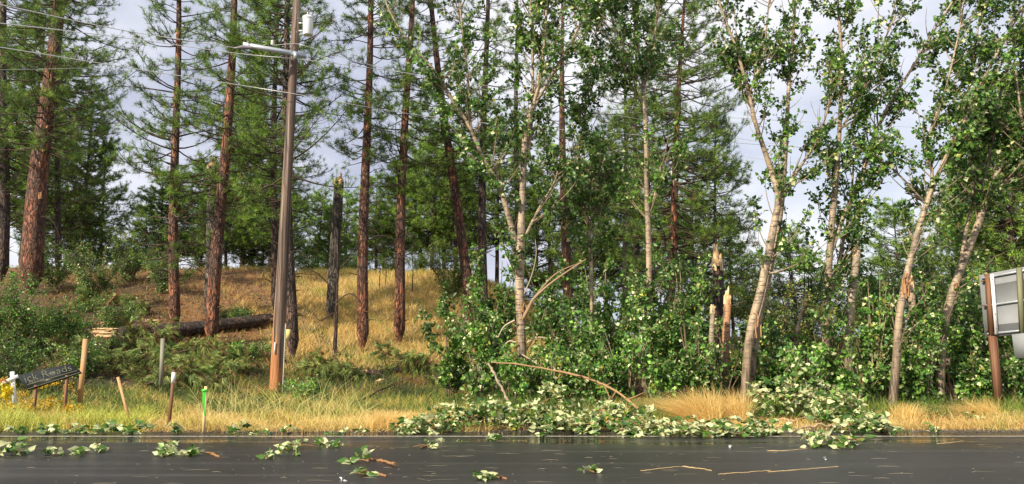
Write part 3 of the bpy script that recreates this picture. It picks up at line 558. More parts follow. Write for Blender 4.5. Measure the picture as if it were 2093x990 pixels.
poplar('dark-footed cottonwood with a torn orange wound, leaning right over the golden straw', [
  [(1822,838,0,20),(1832,740,0,19),(1838,650,0,17),(1852,570,0,16),(1872,490,0,14),(1893,420,0,12),(1925,340,0,10),(1965,260,0,9),(2005,170,0,7),(2060,70,0,6),(2120,-40,0,4)],
  [(1884,450,0,9),(1905,370,.2,8),(1900,280,.2,6),(1930,190,.2,5),(1955,90,.2,4),(1975,-20,.2,3)],
  [(1895,420,0,6),(1850,370,-.2,4),(1810,330,-.3,3)],
  [(1965,260,0,6),(1985,150,.2,5),(2000,50,.2,4),(2015,-50,.2,3)]], 20.0, lo=760, dens=.85, wind=.28)
poplar('smooth pale cottonwood bent strongly right, behind the back of the road sign', [
  [(1918,800,0,20),(1925,700,0,20),(1938,630,0,19),(1962,555,0,18),(1995,470,0,16),(2020,400,0,14),(2050,330,0,11),(2095,250,0,9),(2150,160,0,6)],
  [(2005,450,0,10),(2012,370,.2,9),(2030,290,.2,7),(2045,190,.2,6),(2075,90,.2,5),(2100,-20,.2,3)],
  [(1962,555,0,9),(1975,470,.4,9),(1990,400,.4,8),(1985,320,.4,6),(2010,220,.4,4)],
  [(2020,400,0,8),(2060,370,-.2,6),(2110,350,-.2,5)]], 20.8, lo=780, dens=.8, wind=.28)
poplar('cottonwood rooted outside the right edge, its top reaching into the photo', [
  [(2165,830,0,22),(2160,600,0,19),(2145,400,0,14),(2125,250,0,11),(2110,100,0,8),(2090,-50,0,5)],
  [(2135,340,0,8),(2095,270,0,6),(2080,180,0,5),(2070,80,0,4)]], 20.0, lo=560, dens=.6, wind=.1)
snag('broken cottonwood with straight orange-lipped top between two leaning cottonwoods', 1734, 795, 1752, 515, 20, 14, B_pop, name='broken_cottonwood', D=21.3, tl=.18, stubs=3, bend=-.08)
snag('thin pale broken cottonwood stub with a clean yellow top, left of the charred snag', 1450, 800, 1457, 630, 12, 10, B_pop, name='broken_cottonwood', D=21.0, tl=.08, stubs=3)
snag('reddish split cottonwood stub in front of the charred snag', 1478, 800, 1488, 612, 19, 15, B_pop, name='broken_cottonwood', D=21.6, tl=.32, stubs=3, col=(.52,.27,.13))
snag('slanting grey broken cottonwood stick standing alone in front of the dark bush', 1612, 760, 1642, 625, 11, 7, B_pop, name='broken_cottonwood', D=21.8, tl=.25, stubs=4)
snag('broken cottonwood stub with red torn wood near the leaning cottonwood with the orange wound', 1872, 760, 1862, 580, 16, 13, B_pop, name='broken_cottonwood', D=22.5, tl=.4, stubs=2, col=(.40,.30,.2))
snag('short torn cottonwood stub behind the bent pale cottonwood', 1900, 700, 1890, 552, 14, 12, B_pop, name='broken_cottonwood', D=24, tl=.35, stubs=2, col=(.5,.25,.15))
# broken limb with strips of torn bark hanging on the forked cottonwood
th = [o for o in bpy.data.objects if o.get('label','').startswith('forked cottonwood')][0]
mb = MB(); pts = [P(1070,650,20.9), P(1082,628,20.8), P(1092,610,20.7), P(1125,580,20.6), P(1160,555,20.5), P(1198,530,20.4)]
mb.tube(smooth_line(pts, 16), np.linspace(.055,.014,16), 7, col=(.34,.23,.14)); mb.tube(smooth_line([P(1092,608,20.7),P(1125,570,20.9),P(1150,552,20.9),P(1185,538,20.9)], 12), np.linspace(.03,.012,12), 5, col=(.3,.2,.12))
mb.tube(smooth_line([P(1072,600,20.7),P(1088,560,20.6),P(1096,520,20.5),P(1094,490,20.5)], 10), np.linspace(.02,.008,10), 5, col=(.4,.33,.24))
for a in ([(1052,655),(1030,668),(1018,690)],[(1054,700),(1040,698),(1026,712)],[(1078,700),(1100,690),(1118,692)],[(1060,720),(1086,735),(1104,725)]):
    mb.tube(smooth_line([P(x, r, 20.8) for x, r in a], 8), np.linspace(.03,.012,8), 5, col=(.5,.4,.28))
part('broken_limb', mb, M_twig, th)
def wound(label_start, px, row, D, h, r, n=10):
    t = [o for o in bpy.data.objects if o.get('label','').startswith(label_start)][0]; m = MB(); c = P(px, row, D)
    for i in range(n):
        a = U(-2.6,-.5); b0 = c+np.array([math.cos(a)*r, math.sin(a)*r, U(-h*.5,h*.1)]); m.tube([b0, b0+np.array([U(-.03,.03),-.02,h*U(.3,.5)]), b0+np.array([U(-.09,.09),-.05,h*U(.5,.8)])], [.022,.017,.004], 5)
    part('torn_wound', m, W_split if False else W_wound, t)
W_wound = wood('torn_orange_wood', (.20,.075,.03), (.60,.34,.15), (26,26,3))
wound('dark-footed', 1848, 590, 20.0, .7, .11); wound('forked', 1070, 640, 21.0, .4, .12, 6); wound('double-stemmed', 1548, 670, 20.5, .6, .10, 5); wound('smooth pale', 1950, 590, 20.8, .3, .11, 4)
# extra scars on the big left pine
mm_ = [o for o in bpy.data.objects if o.get('label','').startswith('huge ponderosa')][0]; s_ = MB(); D_ = mm_.location[1]
for (x, r, h) in ((82,405,.5),(88,310,.2),(82,338,.2),(95,262,.2)):
    c = P(x, r, D_-.36)
    for _ in range(4): b0 = c+rsph(1)[0]*.05; s_.tube([b0, b0+np.array([U(-.06,.06),-.02,h*.6])], [.045,.012], 5, cap=True)
part('torn_scar', s_, W_wound, mm_)

# ------------------------------------------------------------------ understorey shrubs right
SH = [ # px, D, height, width, tone, pale
 (925,22.5,3.6,.9,'leafy cottonwood shrub at the right edge of the straw slope'),(985,21.5,2.8,1.0,'low bushy cottonwood sprout left of the forked cottonwood'),(1010,24.0,4.2,.9,'tall leafy sprout in front of the left-leaning ponderosa'),
 (1125,20.6,1.7,.9,'broad leafy shrub just right of the forked trunk'),(1150,24.0,3.6,1.1,'leafy sprout in front of the reddish ponderosa'),(1200,22.0,3.0,1.2,'round leafy shrub beneath the very thin young cottonwood'),
 (1250,23.5,3.8,1.1,'dense upright shrub between the thin and the slim white cottonwoods'),(1280,21.0,2.3,.9,'low shrub at the foot of the slim white cottonwood, on its left'),(1355,22.0,3.8,1.0,'tall leafy shrub right of the slim white cottonwood'),
 (1400,23.5,4.2,1.1,'high leafy shrub behind the green grass gap'),(1420,20.8,2.6,.8,'small leafy shrub left of the clean-topped stub'),(1500,22.2,2.6,.9,'leafy shrub between the charred snag and the double-stemmed cottonwood'),
 (1590,22.0,2.2,1.0,'leafy shrub right of the double-stemmed cottonwood'),(1655,19.9,1.9,.7,'shrub left of the cottonwood that splits in two leaders'),(1712,19.9,1.6,.6,'shrub between the splitting cottonwood and the straight broken one'),
 (1780,21.0,3.4,.9,'large leafy shrub right of the straight broken cottonwood'),(1800,23.5,4.0,1.1,'tall shrub behind the large leafy one, under the wound'),(1880,20.6,2.6,.8,'leafy shrub right of the dark-footed cottonwood'),
 (1905,23.0,4.2,1.0,'high shrub hiding the foot of the bent pale cottonwood'),(1975,22.0,3.0,1.0,'leafy shrub left of the road sign post'),(2015,23.5,3.8,1.2,'shrub behind the road sign post'),(2075,22.5,3.0,1.2,'shrub under the hanging lower sign panel'),
 (1045,20.6,1.5,.8,'knee-high leafy sprout just left of the forked trunk foot'),(1100,21.0,1.6,.9,'knee-high leafy sprout just right of the forked trunk foot'),(1220,20.4,1.6,1.0,'low sprout under the middle of the arched branch'),(1345,20.6,1.5,.9,'low sprout right of the arched branch foot'),(1470,20.6,1.3,.8,'low sprout in front of the charred snag foot'),(1560,21.2,1.7,.9,'low sprout right beside the double-stemmed foot'),(1630,21.0,1.7,.9,'low sprout behind the middle of the tall heap'),(1755,20.8,1.5,.9,'low sprout behind the right shoulder of the tall heap'),(1850,21.0,1.6,.9,'low sprout right of the dark foot'),(1950,21.0,1.6,.9,'low sprout right of the bent pale cottonwood foot'),(2000,20.8,1.4,.9,'low sprout left of the road sign post foot'),(2080,20.6,1.5,1.0,'low sprout right of the road sign post foot'),
 (1140,27,3.8,1.4,'shaded shrub well behind the broad leafy one'),(1230,28,4.2,1.5,'shaded shrub far behind the dense upright one'),(1320,27,4.0,1.4,'shaded shrub behind the slim white cottonwood'),(1430,27,4.6,1.5,'shaded shrub behind the charred snag')]
for i, (px, D, h, wd_, lb) in enumerate(SH):
    shrub(lb, px, D, h, wd_, nst=10, size=.11, pale=.13 if D < 24 else .04, tone=U(1.1,1.9), dens=1.0, gatev=U(-.15,.12), nl=9, tcol=(.30,.23,.15) if i % 2 else (.17,.12,.08), yel=.02)
shrub('dark twiggy leafless-looking bush behind the double-stemmed cottonwood', 1640, 31, 5.0, 2.4, nst=26, size=.05, pale=0, tone=.45, name='dark_bush', dens=.8, tcol=(.05,.04,.035))
shrub('olive yellow-green bush behind the slanting broken stick', 1590, 27, 3.6, 1.8, nst=18, size=.07, pale=0, tone=1.15, name='olive_bush', yel=.35, dens=1.2)
shrub('olive bush under the dark twiggy one', 1690, 29, 3.0, 1.8, nst=16, size=.07, pale=0, tone=.9, name='olive_bush', yel=.2, dens=1.2)
shrub('dusky bush filling the gap left of the dark-footed cottonwood', 1790, 29, 4.2, 2.0, nst=18, size=.08, pale=0, tone=.65, name='dark_bush', dens=1.2)
shrub('dusky bush far behind the bent pale cottonwood', 1950, 30, 4.2, 2.2, nst=18, size=.08, pale=0, tone=.6, name='dark_bush', dens=1.2)
shrub('dusky bush behind the road sign at the right edge', 2070, 30, 4.4, 2.2, nst=18, size=.08, pale=0, tone=.65, name='dark_bush', dens=1.2)
shrub('yellowing bush low behind the road sign post', 2085, 24.5, 1.2, 1.1, nst=14, size=.07, pale=0, tone=1.3, name='olive_bush', yel=.5, dens=2)
# left thicket
LS = [(420,48,1.8,1.8,.8,'green bush on the crest behind the tall red-barked ponderosa'),(540,48,1.5,1.8,.8,'green bush on the crest just left of the utility pole'),(630,48,1.4,1.6,.9,'light bush on the crest just right of the utility pole'),(100,36,2.4,1.8,.8,'bush on the upper slope right of the huge ponderosa'),(240,30,1.2,1.2,.9,'low bush above the dark broken log'),(470,32,.7,.9,.9,'small green plant on the slope above the long log'),(500,28,.6,.9,1.2,'yellow-green plant below the long log'),(15,25.5,3.0,1.4,1.0,'rounded green bush at the left edge below the huge ponderosa'),(75,26,2.0,1.3,1.2,'light green low bush under the huge scarred ponderosa'),(140,27,1.5,1.2,1.25,'yellow-green low bush left of the split log'),
      (25,22.5,1.6,1.2,.8,'dark low bush behind the black sign'),(170,24.5,1.1,1.0,1.0,'small bush right behind the thick wooden stake'),(185,33,2.6,1.6,.7,'dark leafy bush on the slope under the far pines'),(255,38,2.6,1.8,.65,'dusky bush near the crest left of the slender ponderosa'),(320,36,1.8,1.3,.9,'small bush on the slope left of the slender ponderosa'),
      (650,21.5,.55,.8,1.2,'low bright green plant right of the utility pole foot'),(620,22.5,.6,.7,1.0,'low green plant close behind the utility pole foot'),(850,46,1.6,1.8,.8,'green bush on the crest of the straw slope'),(790,47,1.4,1.6,.9,'small green bush on the crest behind the saplings'),(720,46,1.2,1.6,1.0,'pale green bush on the crest right of the broken snag'),(920,38,2.8,2.0,.75,'dark bush where the slope dips behind the leaning pine')]
for px, D, h, wd_, tn, lb in LS: shrub(lb, px, D, h, wd_, nst=14, size=.065, pale=.05, tone=tn*1.7, name='small_leaved_bush', dens=1.5 if h > 1 else 3, yel=.06)

# ------------------------------------------------------------------ fallen logs and wood
def log(label, a, b, w0, w1, bark, torn=(False, True), name='fallen_log', lift=.05):
    th = thing(name, label, 'log', (a+b)/2); m = MB(); mid = (a+b)/2+np.array([0,0,-.05]); ln = smooth_line([a, mid, b], 16); m.tube(ln, np.linspace(w0, w1, 16)*(1+.03*rng.normal(size=16)), 14, cap=True); part('trunk', m, bark, th, True)
    if torn[0]: splinter_top(th, a, a-b, w0, .45)
    if torn[1]: splinter_top(th, b, b-a, w1, .45)
    t = MB(); n = 9; i = rng.integers(1, 15, n); d = rsph(n); d[:,2] = np.abs(d[:,2]); d = unit(d)
    t.tubes(curve3(ln[i], ln[i]+d*.25, ln[i]+d*U(.4,1.0,n)[:,None]+rsph(n)*.1, 4), np.tile([[.025,.02,.012,.006]], (n,1)), 4, col=np.tile([[.07,.05,.04]], (n,1))); part('stubs', t, M_twig, th); return th
a = hit(245, 708); b = hit(553, 668); a[2] += .42; b[2] += .32; log('long dark fallen pine log lying across the slope behind two ponderosas', a, b, .30, .24, B_dark)
a = hit(222, 662); b = hit(305, 660); log('short dark broken log with orange rot, above the long fallen log', a, b, .16, .14, B_dark, (True, True))
a = hit(742, 768); b = hit(838, 762); a[2] += .05; b[2] += .12; log('short dark log behind the green grass below the straw slope', a, b, .12, .17, B_dark, (True, False))
a = hit(1215, 722); b = hit(1250, 722)
def split_wood(label, px, row, w_, h_, n, ang=0.05, name='split_wood'):
    c = hit(px, row); D = c[1]; s = D/F; m = MB(); c[2] += h_*s*.4
    for i in range(n):
        L = w_*s*U(.4,1.0); zo = U(-.5,.5)*h_*s; xo = U(-.3,.3)*w_*s*.5; a_ = ang+U(-.06,.06); dx = np.array([math.cos(a_), U(-.1,.1), math.sin(a_)]); p = c+np.array([xo, U(-.1,.1), zo])
        m.tube([p-dx*L/2, p, p+dx*L/2], [.01, .05*U(.7,1.3), .008], 5)
    solo(name, m, W_split, c, label, 'broken wood')
split_wood('bright splintered wood mass behind the thick wooden stake', 205, 690, 62, 20, 16)
split_wood('pale splinter lying above the yellow-green bush', 152, 640, 22, 6, 5); split_wood('thin pale splinter curling left of the slender ponderosa', 328, 672, 14, 12, 3, 1.9)
split_wood('pale wood chip below the torn end of the long log', 518, 676, 16, 5, 3, -.5); split_wood('pale chips right of the utility pole on the straw', 725, 640, 12, 8, 3)
split_wood('pale chips around the short dark log', 775, 786, 22, 10, 6, .2)

def bough(label, px, row, wpx, rise, n=26, group=None, tone=1.0, ang=None, D=None):
    """fallen pine bough with drooping needle tufts"""
    c = hit(px, row) if D is None else onground(px, D); s = c[1]/F; L = wpx*s; z = z0; th = thing('fallen_pine_bough', label, 'pine bough', c, group); tw = MB(); fo = MB()
    a = ang if ang is not None else U(-.4,.4)+(math.pi if rng.random() < .5 else 0); d = np.array([math.cos(a), math.sin(a)*.5, 0]); p0 = c-d*L*.5; p2 = c+d*L*.5+z*rise*s*.8; p1 = c+z*rise*s*1.1
    B = curve3(p0[None], p1[None], p2[None], 10)[0]; tw.tube(B, np.linspace(.035,.01,10), 6, col=(.10,.065,.045))
    i = rng.integers(1, 10, n); q0 = B[i]; dd = unit(d*.7+rsph(n)*.9+z*.25); tl = U(.3,.8,n)*min(1.2, L*.35+.3); q2 = q0+dd*tl[:,None]; q2[:,2] = np.maximum(q2[:,2], zg(q2[:,0], q2[:,1])+.06); q1 = (q0+q2)/2+z*.12
    TW = curve3(q0, q1, q2, 4); tw.tubes(TW, np.tile([[.012,.009,.007,.005]], (n,1)), 3, col=np.tile([[.12,.08,.05]], (n,1)))
    pos = np.concatenate([q2, TW[:,2], TW[:,1]]); dr = unit(np.concatenate([q2-q1]*3)); pos = np.repeat(pos, 2, 0)+rng.normal(size=(len(pos)*2,3))*.07; dr = np.repeat(dr, 2, 0); m = len(pos)
    col = np.array([[.14,.185,.05]])*tone*U(.45,1.3,(m,1)); col[:,0] *= U(.85,1.3,m); br = rng.random(m) < .14; col[br] = np.array([.20,.11,.05])*U(.6,1.3,(br.sum(),1))
    fo.needles(pos, unit(dr*.7-z*.25+rsph(m)*.3), .25, .018, col, 26, .6); part('limb', tw, M_twig, th); part('needles', fo, M_needle, th); return th
BL = [(40,735,150,50,'pine bough heaped behind the white cross'),(110,728,150,50,'pine bough draped above the black sign'),(210,760,150,45,'pine bough right behind the thick wooden stake'),(255,720,150,55,'pine bough covering the lower end of the long fallen log'),
      (300,755,130,50,'pine bough left of the grey weathered stake'),(375,745,120,60,'pine bough right of the grey weathered stake'),(340,800,170,50,'low pine bough between the leaning stake and the brown stake'),(430,790,130,50,'pine bough behind the green-ribboned stake'),
      (395,728,80,25,'small pine bough against the tall red-barked ponderosa'),(470,770,120,40,'pine bough left of the utility pole'),(870,765,150,50,'big pine bough behind the leafy heap, right of the short dark log'),(930,790,150,50,'pine bough partly under the leafy cottonwood shrub'),(650,765,120,30,'flat pine bough right behind the utility pole'),(185,640,110,30,'pine bough high on the slope above the split wood'),
      (270,640,90,25,'small bough near the dark broken log'),(60,700,120,50,'pine bough lowest under the huge ponderosa'),(700,780,120,25,'flat pine bough in front of the thin dead pine'),(15,690,100,45,'bough at the left edge below the rounded bush'),(640,420,10,10,None)]
for px, row, w_, r_, lb in BL:
    if lb: bough(lb, px, row, w_, r_*.6, n=int(12+w_*.13), tone=U(1.4,2.2))
def stick(label, pts, r0, r1, col, name='fallen_branch', n=7, cat='branch', group=None, twigs=0, mat=None):
    m = MB(); l = smooth_line(pts, 20); l += rng.normal(size=l.shape)*r0*.35; m.tube(l, np.linspace(r0, r1, 20)*U(.75,1.25,20), n, col=np.array(col), cap=True)
    for _ in range(twigs):
        i = rng.integers(4, 19); a2 = l[i]+rsph(1)[0]*U(.15,.5); m.tube([l[i], (l[i]+a2)/2+rsph(1)[0]*.04, a2], [r1*.8, r1*.6, r1*.3], 3, col=col)
    return solo(name, m, mat or M_twig, l[0], label, cat, group)
# dead branches strewn on the slope
for i in range(34):
    px = U(150, 560) if i < 24 else U(620, 930); row = U(620, 740) if i < 24 else U(690, 800); c = hit(px, row); L = U(.6, 2.0); a = U(0, 6.28); d = np.array([math.cos(a), math.sin(a)*.4, U(0,.5)])
    stick('bare dark dead branch strewn on the wooded slope', [c, c+d*L*.5+z0*U(.05,.35), c+d*L+z0*U(0,.2)], U(.015,.035), .006, (.085,.055,.04) if rng.random() < .7 else (.16,.12,.09), 'dead_branch', 5, group='dead branches on the slope', twigs=5)
stick('reddish broken branch jutting up from the debris above the split wood', [hit(207,650)-z0*.05, P(222,622,hit(207,650)[1]), P(240,600,hit(207,650)[1])], .05, .03, (.22,.09,.05), twigs=2)
c = hit(985, 742); 
stick('long curved pale branch arching from the shrubs down to the leafy heap', [P(1005,740,19.2), P(1080,748,19.0), P(1180,768,18.6), P(1250,795,18.2), P(1305,836,17.6)], .016, .032, (.36,.22,.11), 'arched_branch', 8, twigs=9)
stick('straight thin pale pole leaning left of the forked trunk', [P(998,742,19.2), P(1018,780,19.1), P(1042,828,19.0)], .03, .03, (.40,.31,.22), 'leaning_pole')
for pts, lb in (([(1066,852),(1100,842),(1140,830),(1185,826)],'thick pale branch lying in the leafy heap below the forked trunk'),([(1150,850),(1170,835),(1190,822)],'short branch crossing the thick pale one'),([(1250,822),(1270,826),(1288,832)],'short peeled branch right of the arched branch foot'),
                ([(1515,802),(1545,797),(1572,790)],'thin bent branch at the foot of the double-stemmed cottonwood'),([(1570,874),(1600,870),(1625,874)],'pale stick under the tall leafy heap'),([(1720,880),(1700,884),(1640,886)],'flat brown stick at the road edge below the tall leafy heap'),([(720,838),(790,800),(845,780)],'dark bare branch lying in the green grass below the short log'),([(480,830),(510,812),(530,808)],'dark bare branch in the grass left of the utility pole')):
    P3 = [hit(x, r)+z0*.12 for x, r in pts]; stick(lb, P3, .035 if 'thin' not in lb else .02, .02, (.42,.29,.17) if 'dark' not in lb else (.08,.05,.035), twigs=1)

# ------------------------------------------------------------------ leafy heaps and sprigs
def heap(label, px, row, wpx, hpx, n, name='fallen_leafy_branch', cat='leafy branch', pale=.38, size=.135, stick_=True, group=None, stickcol=(.30,.16,.08), seed_side=1):
    c = hit(px, row); s = c[1]/F; wd_, ht = wpx*s, hpx*s; c[2] += .06 if c[1] > 15.2 else 0; th = thing(name, label, cat, c, group); tw = MB(); fo = MB()
    ns = max(2, int(n/9)); x = U(-.5,.5,ns)*wd_*.9; y = U(-.5,.5,ns)*min(1.2, wd_*.6); p = c+np.stack([x, y, np.zeros(ns)], 1)
    env = np.sqrt(np.clip(1-(2*x/wd_)**2, .05, 1)); p[:,2] = np.maximum(zg(p[:,0], p[:,1]), 0)+(.06 if c[1] > 15.2 else 0)+U(.0,1.0,ns)**1.5*ht*env*.8+.012
    d = rsph(ns); d[:,2] = d[:,2]*.35+.1; d = unit(d); tl = U(.1, .35, ns)*min(1, wd_)
    m = ns; q2 = p+d*tl[:,None]; tw.tubes(curve3(p, (p+q2)/2, q2, 4), np.tile([[.009,.008,.006,.004]], (m,1)), 4, col=np.tile([stickcol], (m,1)))
    b = np.repeat(np.arange(m), int(np.ceil(n/m))); k = len(b); t = U(0,1,k)[:,None]; pos = p[b]*(1-t)+q2[b]*t+rng.normal(size=(k,3))*.03; road_ = c[1] < 14.75; ax = unit(d[b]*.4+rsph(k)*[1,1,.12 if road_ else .45]); nr = unit(rsph(k)*.9+np.array([0,-.5,.6]))
    sz = size*U(.4,1.15,k); pos[:,2] = np.maximum(pos[:,2], .02+np.maximum(zg(pos[:,0], pos[:,1]), 0)); ax[:,2] = np.where(pos[:,2] < .1, np.abs(ax[:,2]), ax[:,2])
    fo.bigleaves(pos, ax, nr, sz, leafcols(k, pale, 1.5))
    if stick_:
        L = wd_*.9; a0 = c+np.array([-L*.1*seed_side, 0, .03]); a1 = c+np.array([L*.5*seed_side, U(-.1,.1), .02+ht*.1]); tw.tube(smooth_line([a0, (a0+a1)/2+z0*.02+rng.normal(size=3)*.01, a1], 7), [.006,.009,.008,.011,.009,.012,.010], 6, col=(.24,.13,.06), cap=True)
    part('twigs', tw, M_twig, th); part('leaves', fo, M_leaf, th); return th
HP = [(870,872,100,38,110,'leafy heap farthest left of the long heap at the road edge'),(945,868,100,55,150,'leafy heap beneath the big pine bough'),(1020,866,100,55,170,'leafy heap left of the forked trunk'),(1085,868,100,50,170,'leafy heap directly below the forked trunk'),
      (1140,845,80,80,150,'taller pale-leaved spray rising right of the forked trunk'),(1165,870,110,50,160,'leafy heap under the crossing branches'),(1235,868,100,55,150,'leafy heap below the arched branch'),(1300,872,90,50,130,'leafy heap where the arched branch ends'),(1360,884,110,32,110,'low leafy heap left of the golden straw clump'),
      (1440,888,120,30,130,'low leafy heap in front of the golden straw clump'),(1510,880,100,45,130,'leafy heap between straw clump and tall heap'),(1590,850,110,90,230,'left half of the tall leafy heap, highest at road edge'),(1650,848,120,100,260,'middle of the tall leafy heap below the slanting stick'),(1710,862,110,75,200,'right shoulder of the tall leafy heap'),
      (1775,872,110,45,150,'tapering right end of the tall leafy heap'),(1560,892,100,26,90,'leafy branch flat on the fog line below the tall heap')]
for px, row, w_, h_, n, lb in HP: heap(lb, px, min(row+13, 890), w_, h_, int(n*2.6), pale=.5, size=.135)
heap('big leafy branch torn onto the wet road right of centre', 1690, 912, 150, 28, 190, pale=.42, group=None)
RL = [(20,930,70,50,22,1,.17),(145,928,120,22,32,0,.15),(310,932,80,26,16,0,.16),(335,914,40,18,8,0,.14),(410,930,70,34,9,1,.19),(575,934,80,16,18,0,.13),(610,918,60,34,18,1,.17),(680,914,55,26,14,0,.16),(850,918,70,16,8,1,.15),(735,946,45,26,7,1,.17),(735,973,40,14,7,1,.14),
      (1005,902,46,34,8,0,.21),(1000,982,60,16,16,1,.12),(1203,967,22,14,5,1,.11),(930,905,60,8,6,0,.12),(1110,893,30,16,6,0,.13),(1200,890,30,22,8,0,.14)]
RLB = ['pale leafy sprig with brown stick at the left edge of the road','long flat leafy sprig, second from the left on the road','leafy sprig below the brown stake on the wet road','tiny sprig on the puddle near the leaning stake','sprig with one upright leaf below the green-ribboned stake','dark green flattened sprig left of centre on the road','bright leafy sprig below the utility pole','pale sprig right of the bright one on the road','low sprig with brown stick near the road centre',
       'sprig with a long thick brown twig, left of road centre','bottom-most sprig with ridged brown twig','big pale three-leaf sprig standing by the fog line','mixed brown and green sprig at the bottom edge of the photo','single tiny green sprig right of centre on the road','faint flattened sprig left of the three-leaf sprig','tiny sprig on the fog line below the forked trunk','tiny upright sprig on the fog line below the arched branch']
for (px, row, w_, h_, n, st, sz), lb in zip(RL, RLB): heap(lb, px, row, w_, h_*.42, int(n*2.6), name='leafy_sprig', cat='leafy sprig', pale=.55, size=sz*.85, stick_=bool(st))
for pts, r_, lb in (([(748,943),(775,944),(806,954)],.022,'thick brown twig end trailing from the sprig left of road centre'),([(735,972),(760,971),(790,975)],.016,'ridged brown twig lying bottom left of centre'),([(425,928),(437,932),(448,937)],.018,'short brown twig by the upright-leaf sprig'),([(990,982),(1015,977),(1036,981)],.012,'brown twig at the bottom edge'),([(860,917),(875,914),(890,917)],.014,'brown twig of the low sprig near the road centre')):
    stick(lb, [hit(x, r)+z0*r_ for x, r in pts], r_*.7, r_, (.28,.15,.07), 'brown_twig', 7, 'twig')
SHL = [(22,888,50,16,20,'leaf scatter at the left end of the shoulder'),(105,886,50,24,40,'leaf clump on the shoulder below the black sign'),(160,887,60,26,50,'leaf clump on the shoulder below the thick stake'),(215,887,55,26,60,'leaf clump on the shoulder left of the leaning stake'),(265,888,55,26,60,'leaf clump at the foot of the leaning stake'),
       (365,888,50,22,26,'few leaves at the foot of the brown stake'),(480,888,50,24,30,'leaf clump right of the green-ribboned stake'),(535,890,50,18,24,'leaf clump on the shoulder left of the utility pole'),(595,888,36,16,14,'small leaf clump on the shoulder below the utility pole'),(700,890,40,14,14,'small leaf clump on the shoulder left of the road centre'),(760,888,50,16,16,'pale flat leaf clump on the shoulder'),
       (1915,884,34,24,20,'leaf clump hanging over the pavement edge on the right'),(1985,868,90,14,34,'dark leaf clump in the straw left of the sign post')]
for px, row, w_, h_, n, lb in SHL: heap(lb, px, row, w_, h_, n, name='leaf_clump', cat='leaf clump', pale=.45, stick_=False)

# ------------------------------------------------------------------ grasses (nobody could count)
GR = np.array([.13,.22,.035]); YG = np.array([.42,.42,.08]); ST = np.array([.70,.49,.165]); PS = np.array([.82,.62,.26]); OR = np.array([.44,.22,.07]); DG = np.array([.05,.09,.02])
def scatter(n, x0, x1, y0, y1):
    y = U(y0, y1, n); px = U(x0, x1, n); x = (px-CX)/F*y*1.01; return x, y, px
def grass(name, n, x0, x1, y0, y1, h, cols, wts, lean=.5, wd=.012, dirx=0.0, curve=.6, gate=None, dens=None):
    x, y, px = scatter(n, x0, x1, y0, y1)
    keep = np.ones(n, bool) if gate is None else gate(x, y, px); x, y, px = x[keep], y[keep], px[keep]; n = len(x)
    pos = np.stack([x, y, zg(x, y)-.02], 1); a = U(0, 2*math.pi, n); le = np.stack([np.cos(a)*lean*U(.3,1.2,n)+dirx, np.sin(a)*lean*.6*U(.3,1.2,n), np.zeros(n)], 1)
    patch = wob(x, y, 1.1, 4)+U(-.5,.5,n); o = np.argsort(np.argsort(patch))/n; cw = np.cumsum(wts)/np.sum(wts); ci = np.searchsorted(cw, o*.999); col = np.array(cols)[ci]*U(.6,1.3,(n,1))
    hh = h*U(.45,1.25,n)*(1+.35*wob(x, y, .9, 8)); mb = MB(); mb.blades(pos, le, hh, wd, col, curve); solo(name, mb, M_grass, (0,0,0), kind='stuff', label=None); return mb
grass('roadside_grass', 24000, -60, 1000, 14.95, 18.0, .34, [OR*.8, GR*1.2, YG*1.3, ST, PS], [.4,.5,1.6,2.8,2.4], lean=1.5, dirx=.25, wd=.009, curve=.85)
grass('shoulder_straw', 13000, 300, 1000, 14.85, 16.2, .26, [ST, PS, YG], [2,2.4,.5], lean=1.6, dirx=.5, wd=.009, curve=.9)
grass('left_verge_weeds', 14000, -60, 330, 14.9, 17.9, .42, [YG*1.3, GR*1.5, YG*1.5, ST], [2,1.2,2,.6], lean=.9, wd=.012)
grass('ditch_grass', 26000, -60, 1020, 17.4, 23.5, .38, [DG, GR, YG, ST*.9], [1.8,2.0,1.8,1.1], lean=1.1, wd=.011, curve=.8)
grass('bank_foot_growth', 16000, 300, 1010, 22.5, 28.5, .34, [DG, np.array([.10,.06,.035]), GR, YG*.8, OR*.7], [2,1.2,2,1,1], lean=1.3, wd=.014, curve=.8)
grass('gap_grass', 16000, 980, 2150, 16.5, 23.0, .40, [DG, GR, GR*1.2, YG], [1.5,2,1,.6], lean=.6, wd=.013)
grass('right_verge_straw', 10000, 1770, 2190, 15.2, 17.8, .34, [OR, ST, PS, YG], [.7,2,1.6,.4], lean=1.5, dirx=-.5, wd=.009, curve=.85)
grass('middle_verge_straw', 4500, 1000, 1800, 15.1, 17.0, .22, [ST, PS, GR], [2,1.6,.6], lean=.9, wd=.010)
grass('slope_straw', 70000, 380, 1150, 26.5, 45.5, .42, [ST, ST*.85, PS, YG*.8], [2,2,1.2,.9], lean=.9, wd=.018, dirx=.1, gate=lambda x,y,px: px+130*wob(x,y,.7,3)+90*wob(x,y,2,5)+U(-60,60,len(x)) > 610)
grass('slope_duff_grass', 34000, 100, 680, 25.0, 45.5, .22, [OR*.8, OR*.5, ST*.75, GR*.8, np.array([.10,.06,.04])], [2,1.5,1.5,1.0,1.5], lean=1.1, wd=.018)
grass('crest_grass', 12000, -60, 1150, 43.5, 49.0, .45, [YG*.8, GR, ST], [1.5,1.5,1], lean=.5, wd=.024)
grass('far_right_grass', 16000, 1000, 2200, 26, 48, .5, [GR*.7, DG, ST*.6], [2,1.5,1.2], lean=.5, wd=.028)
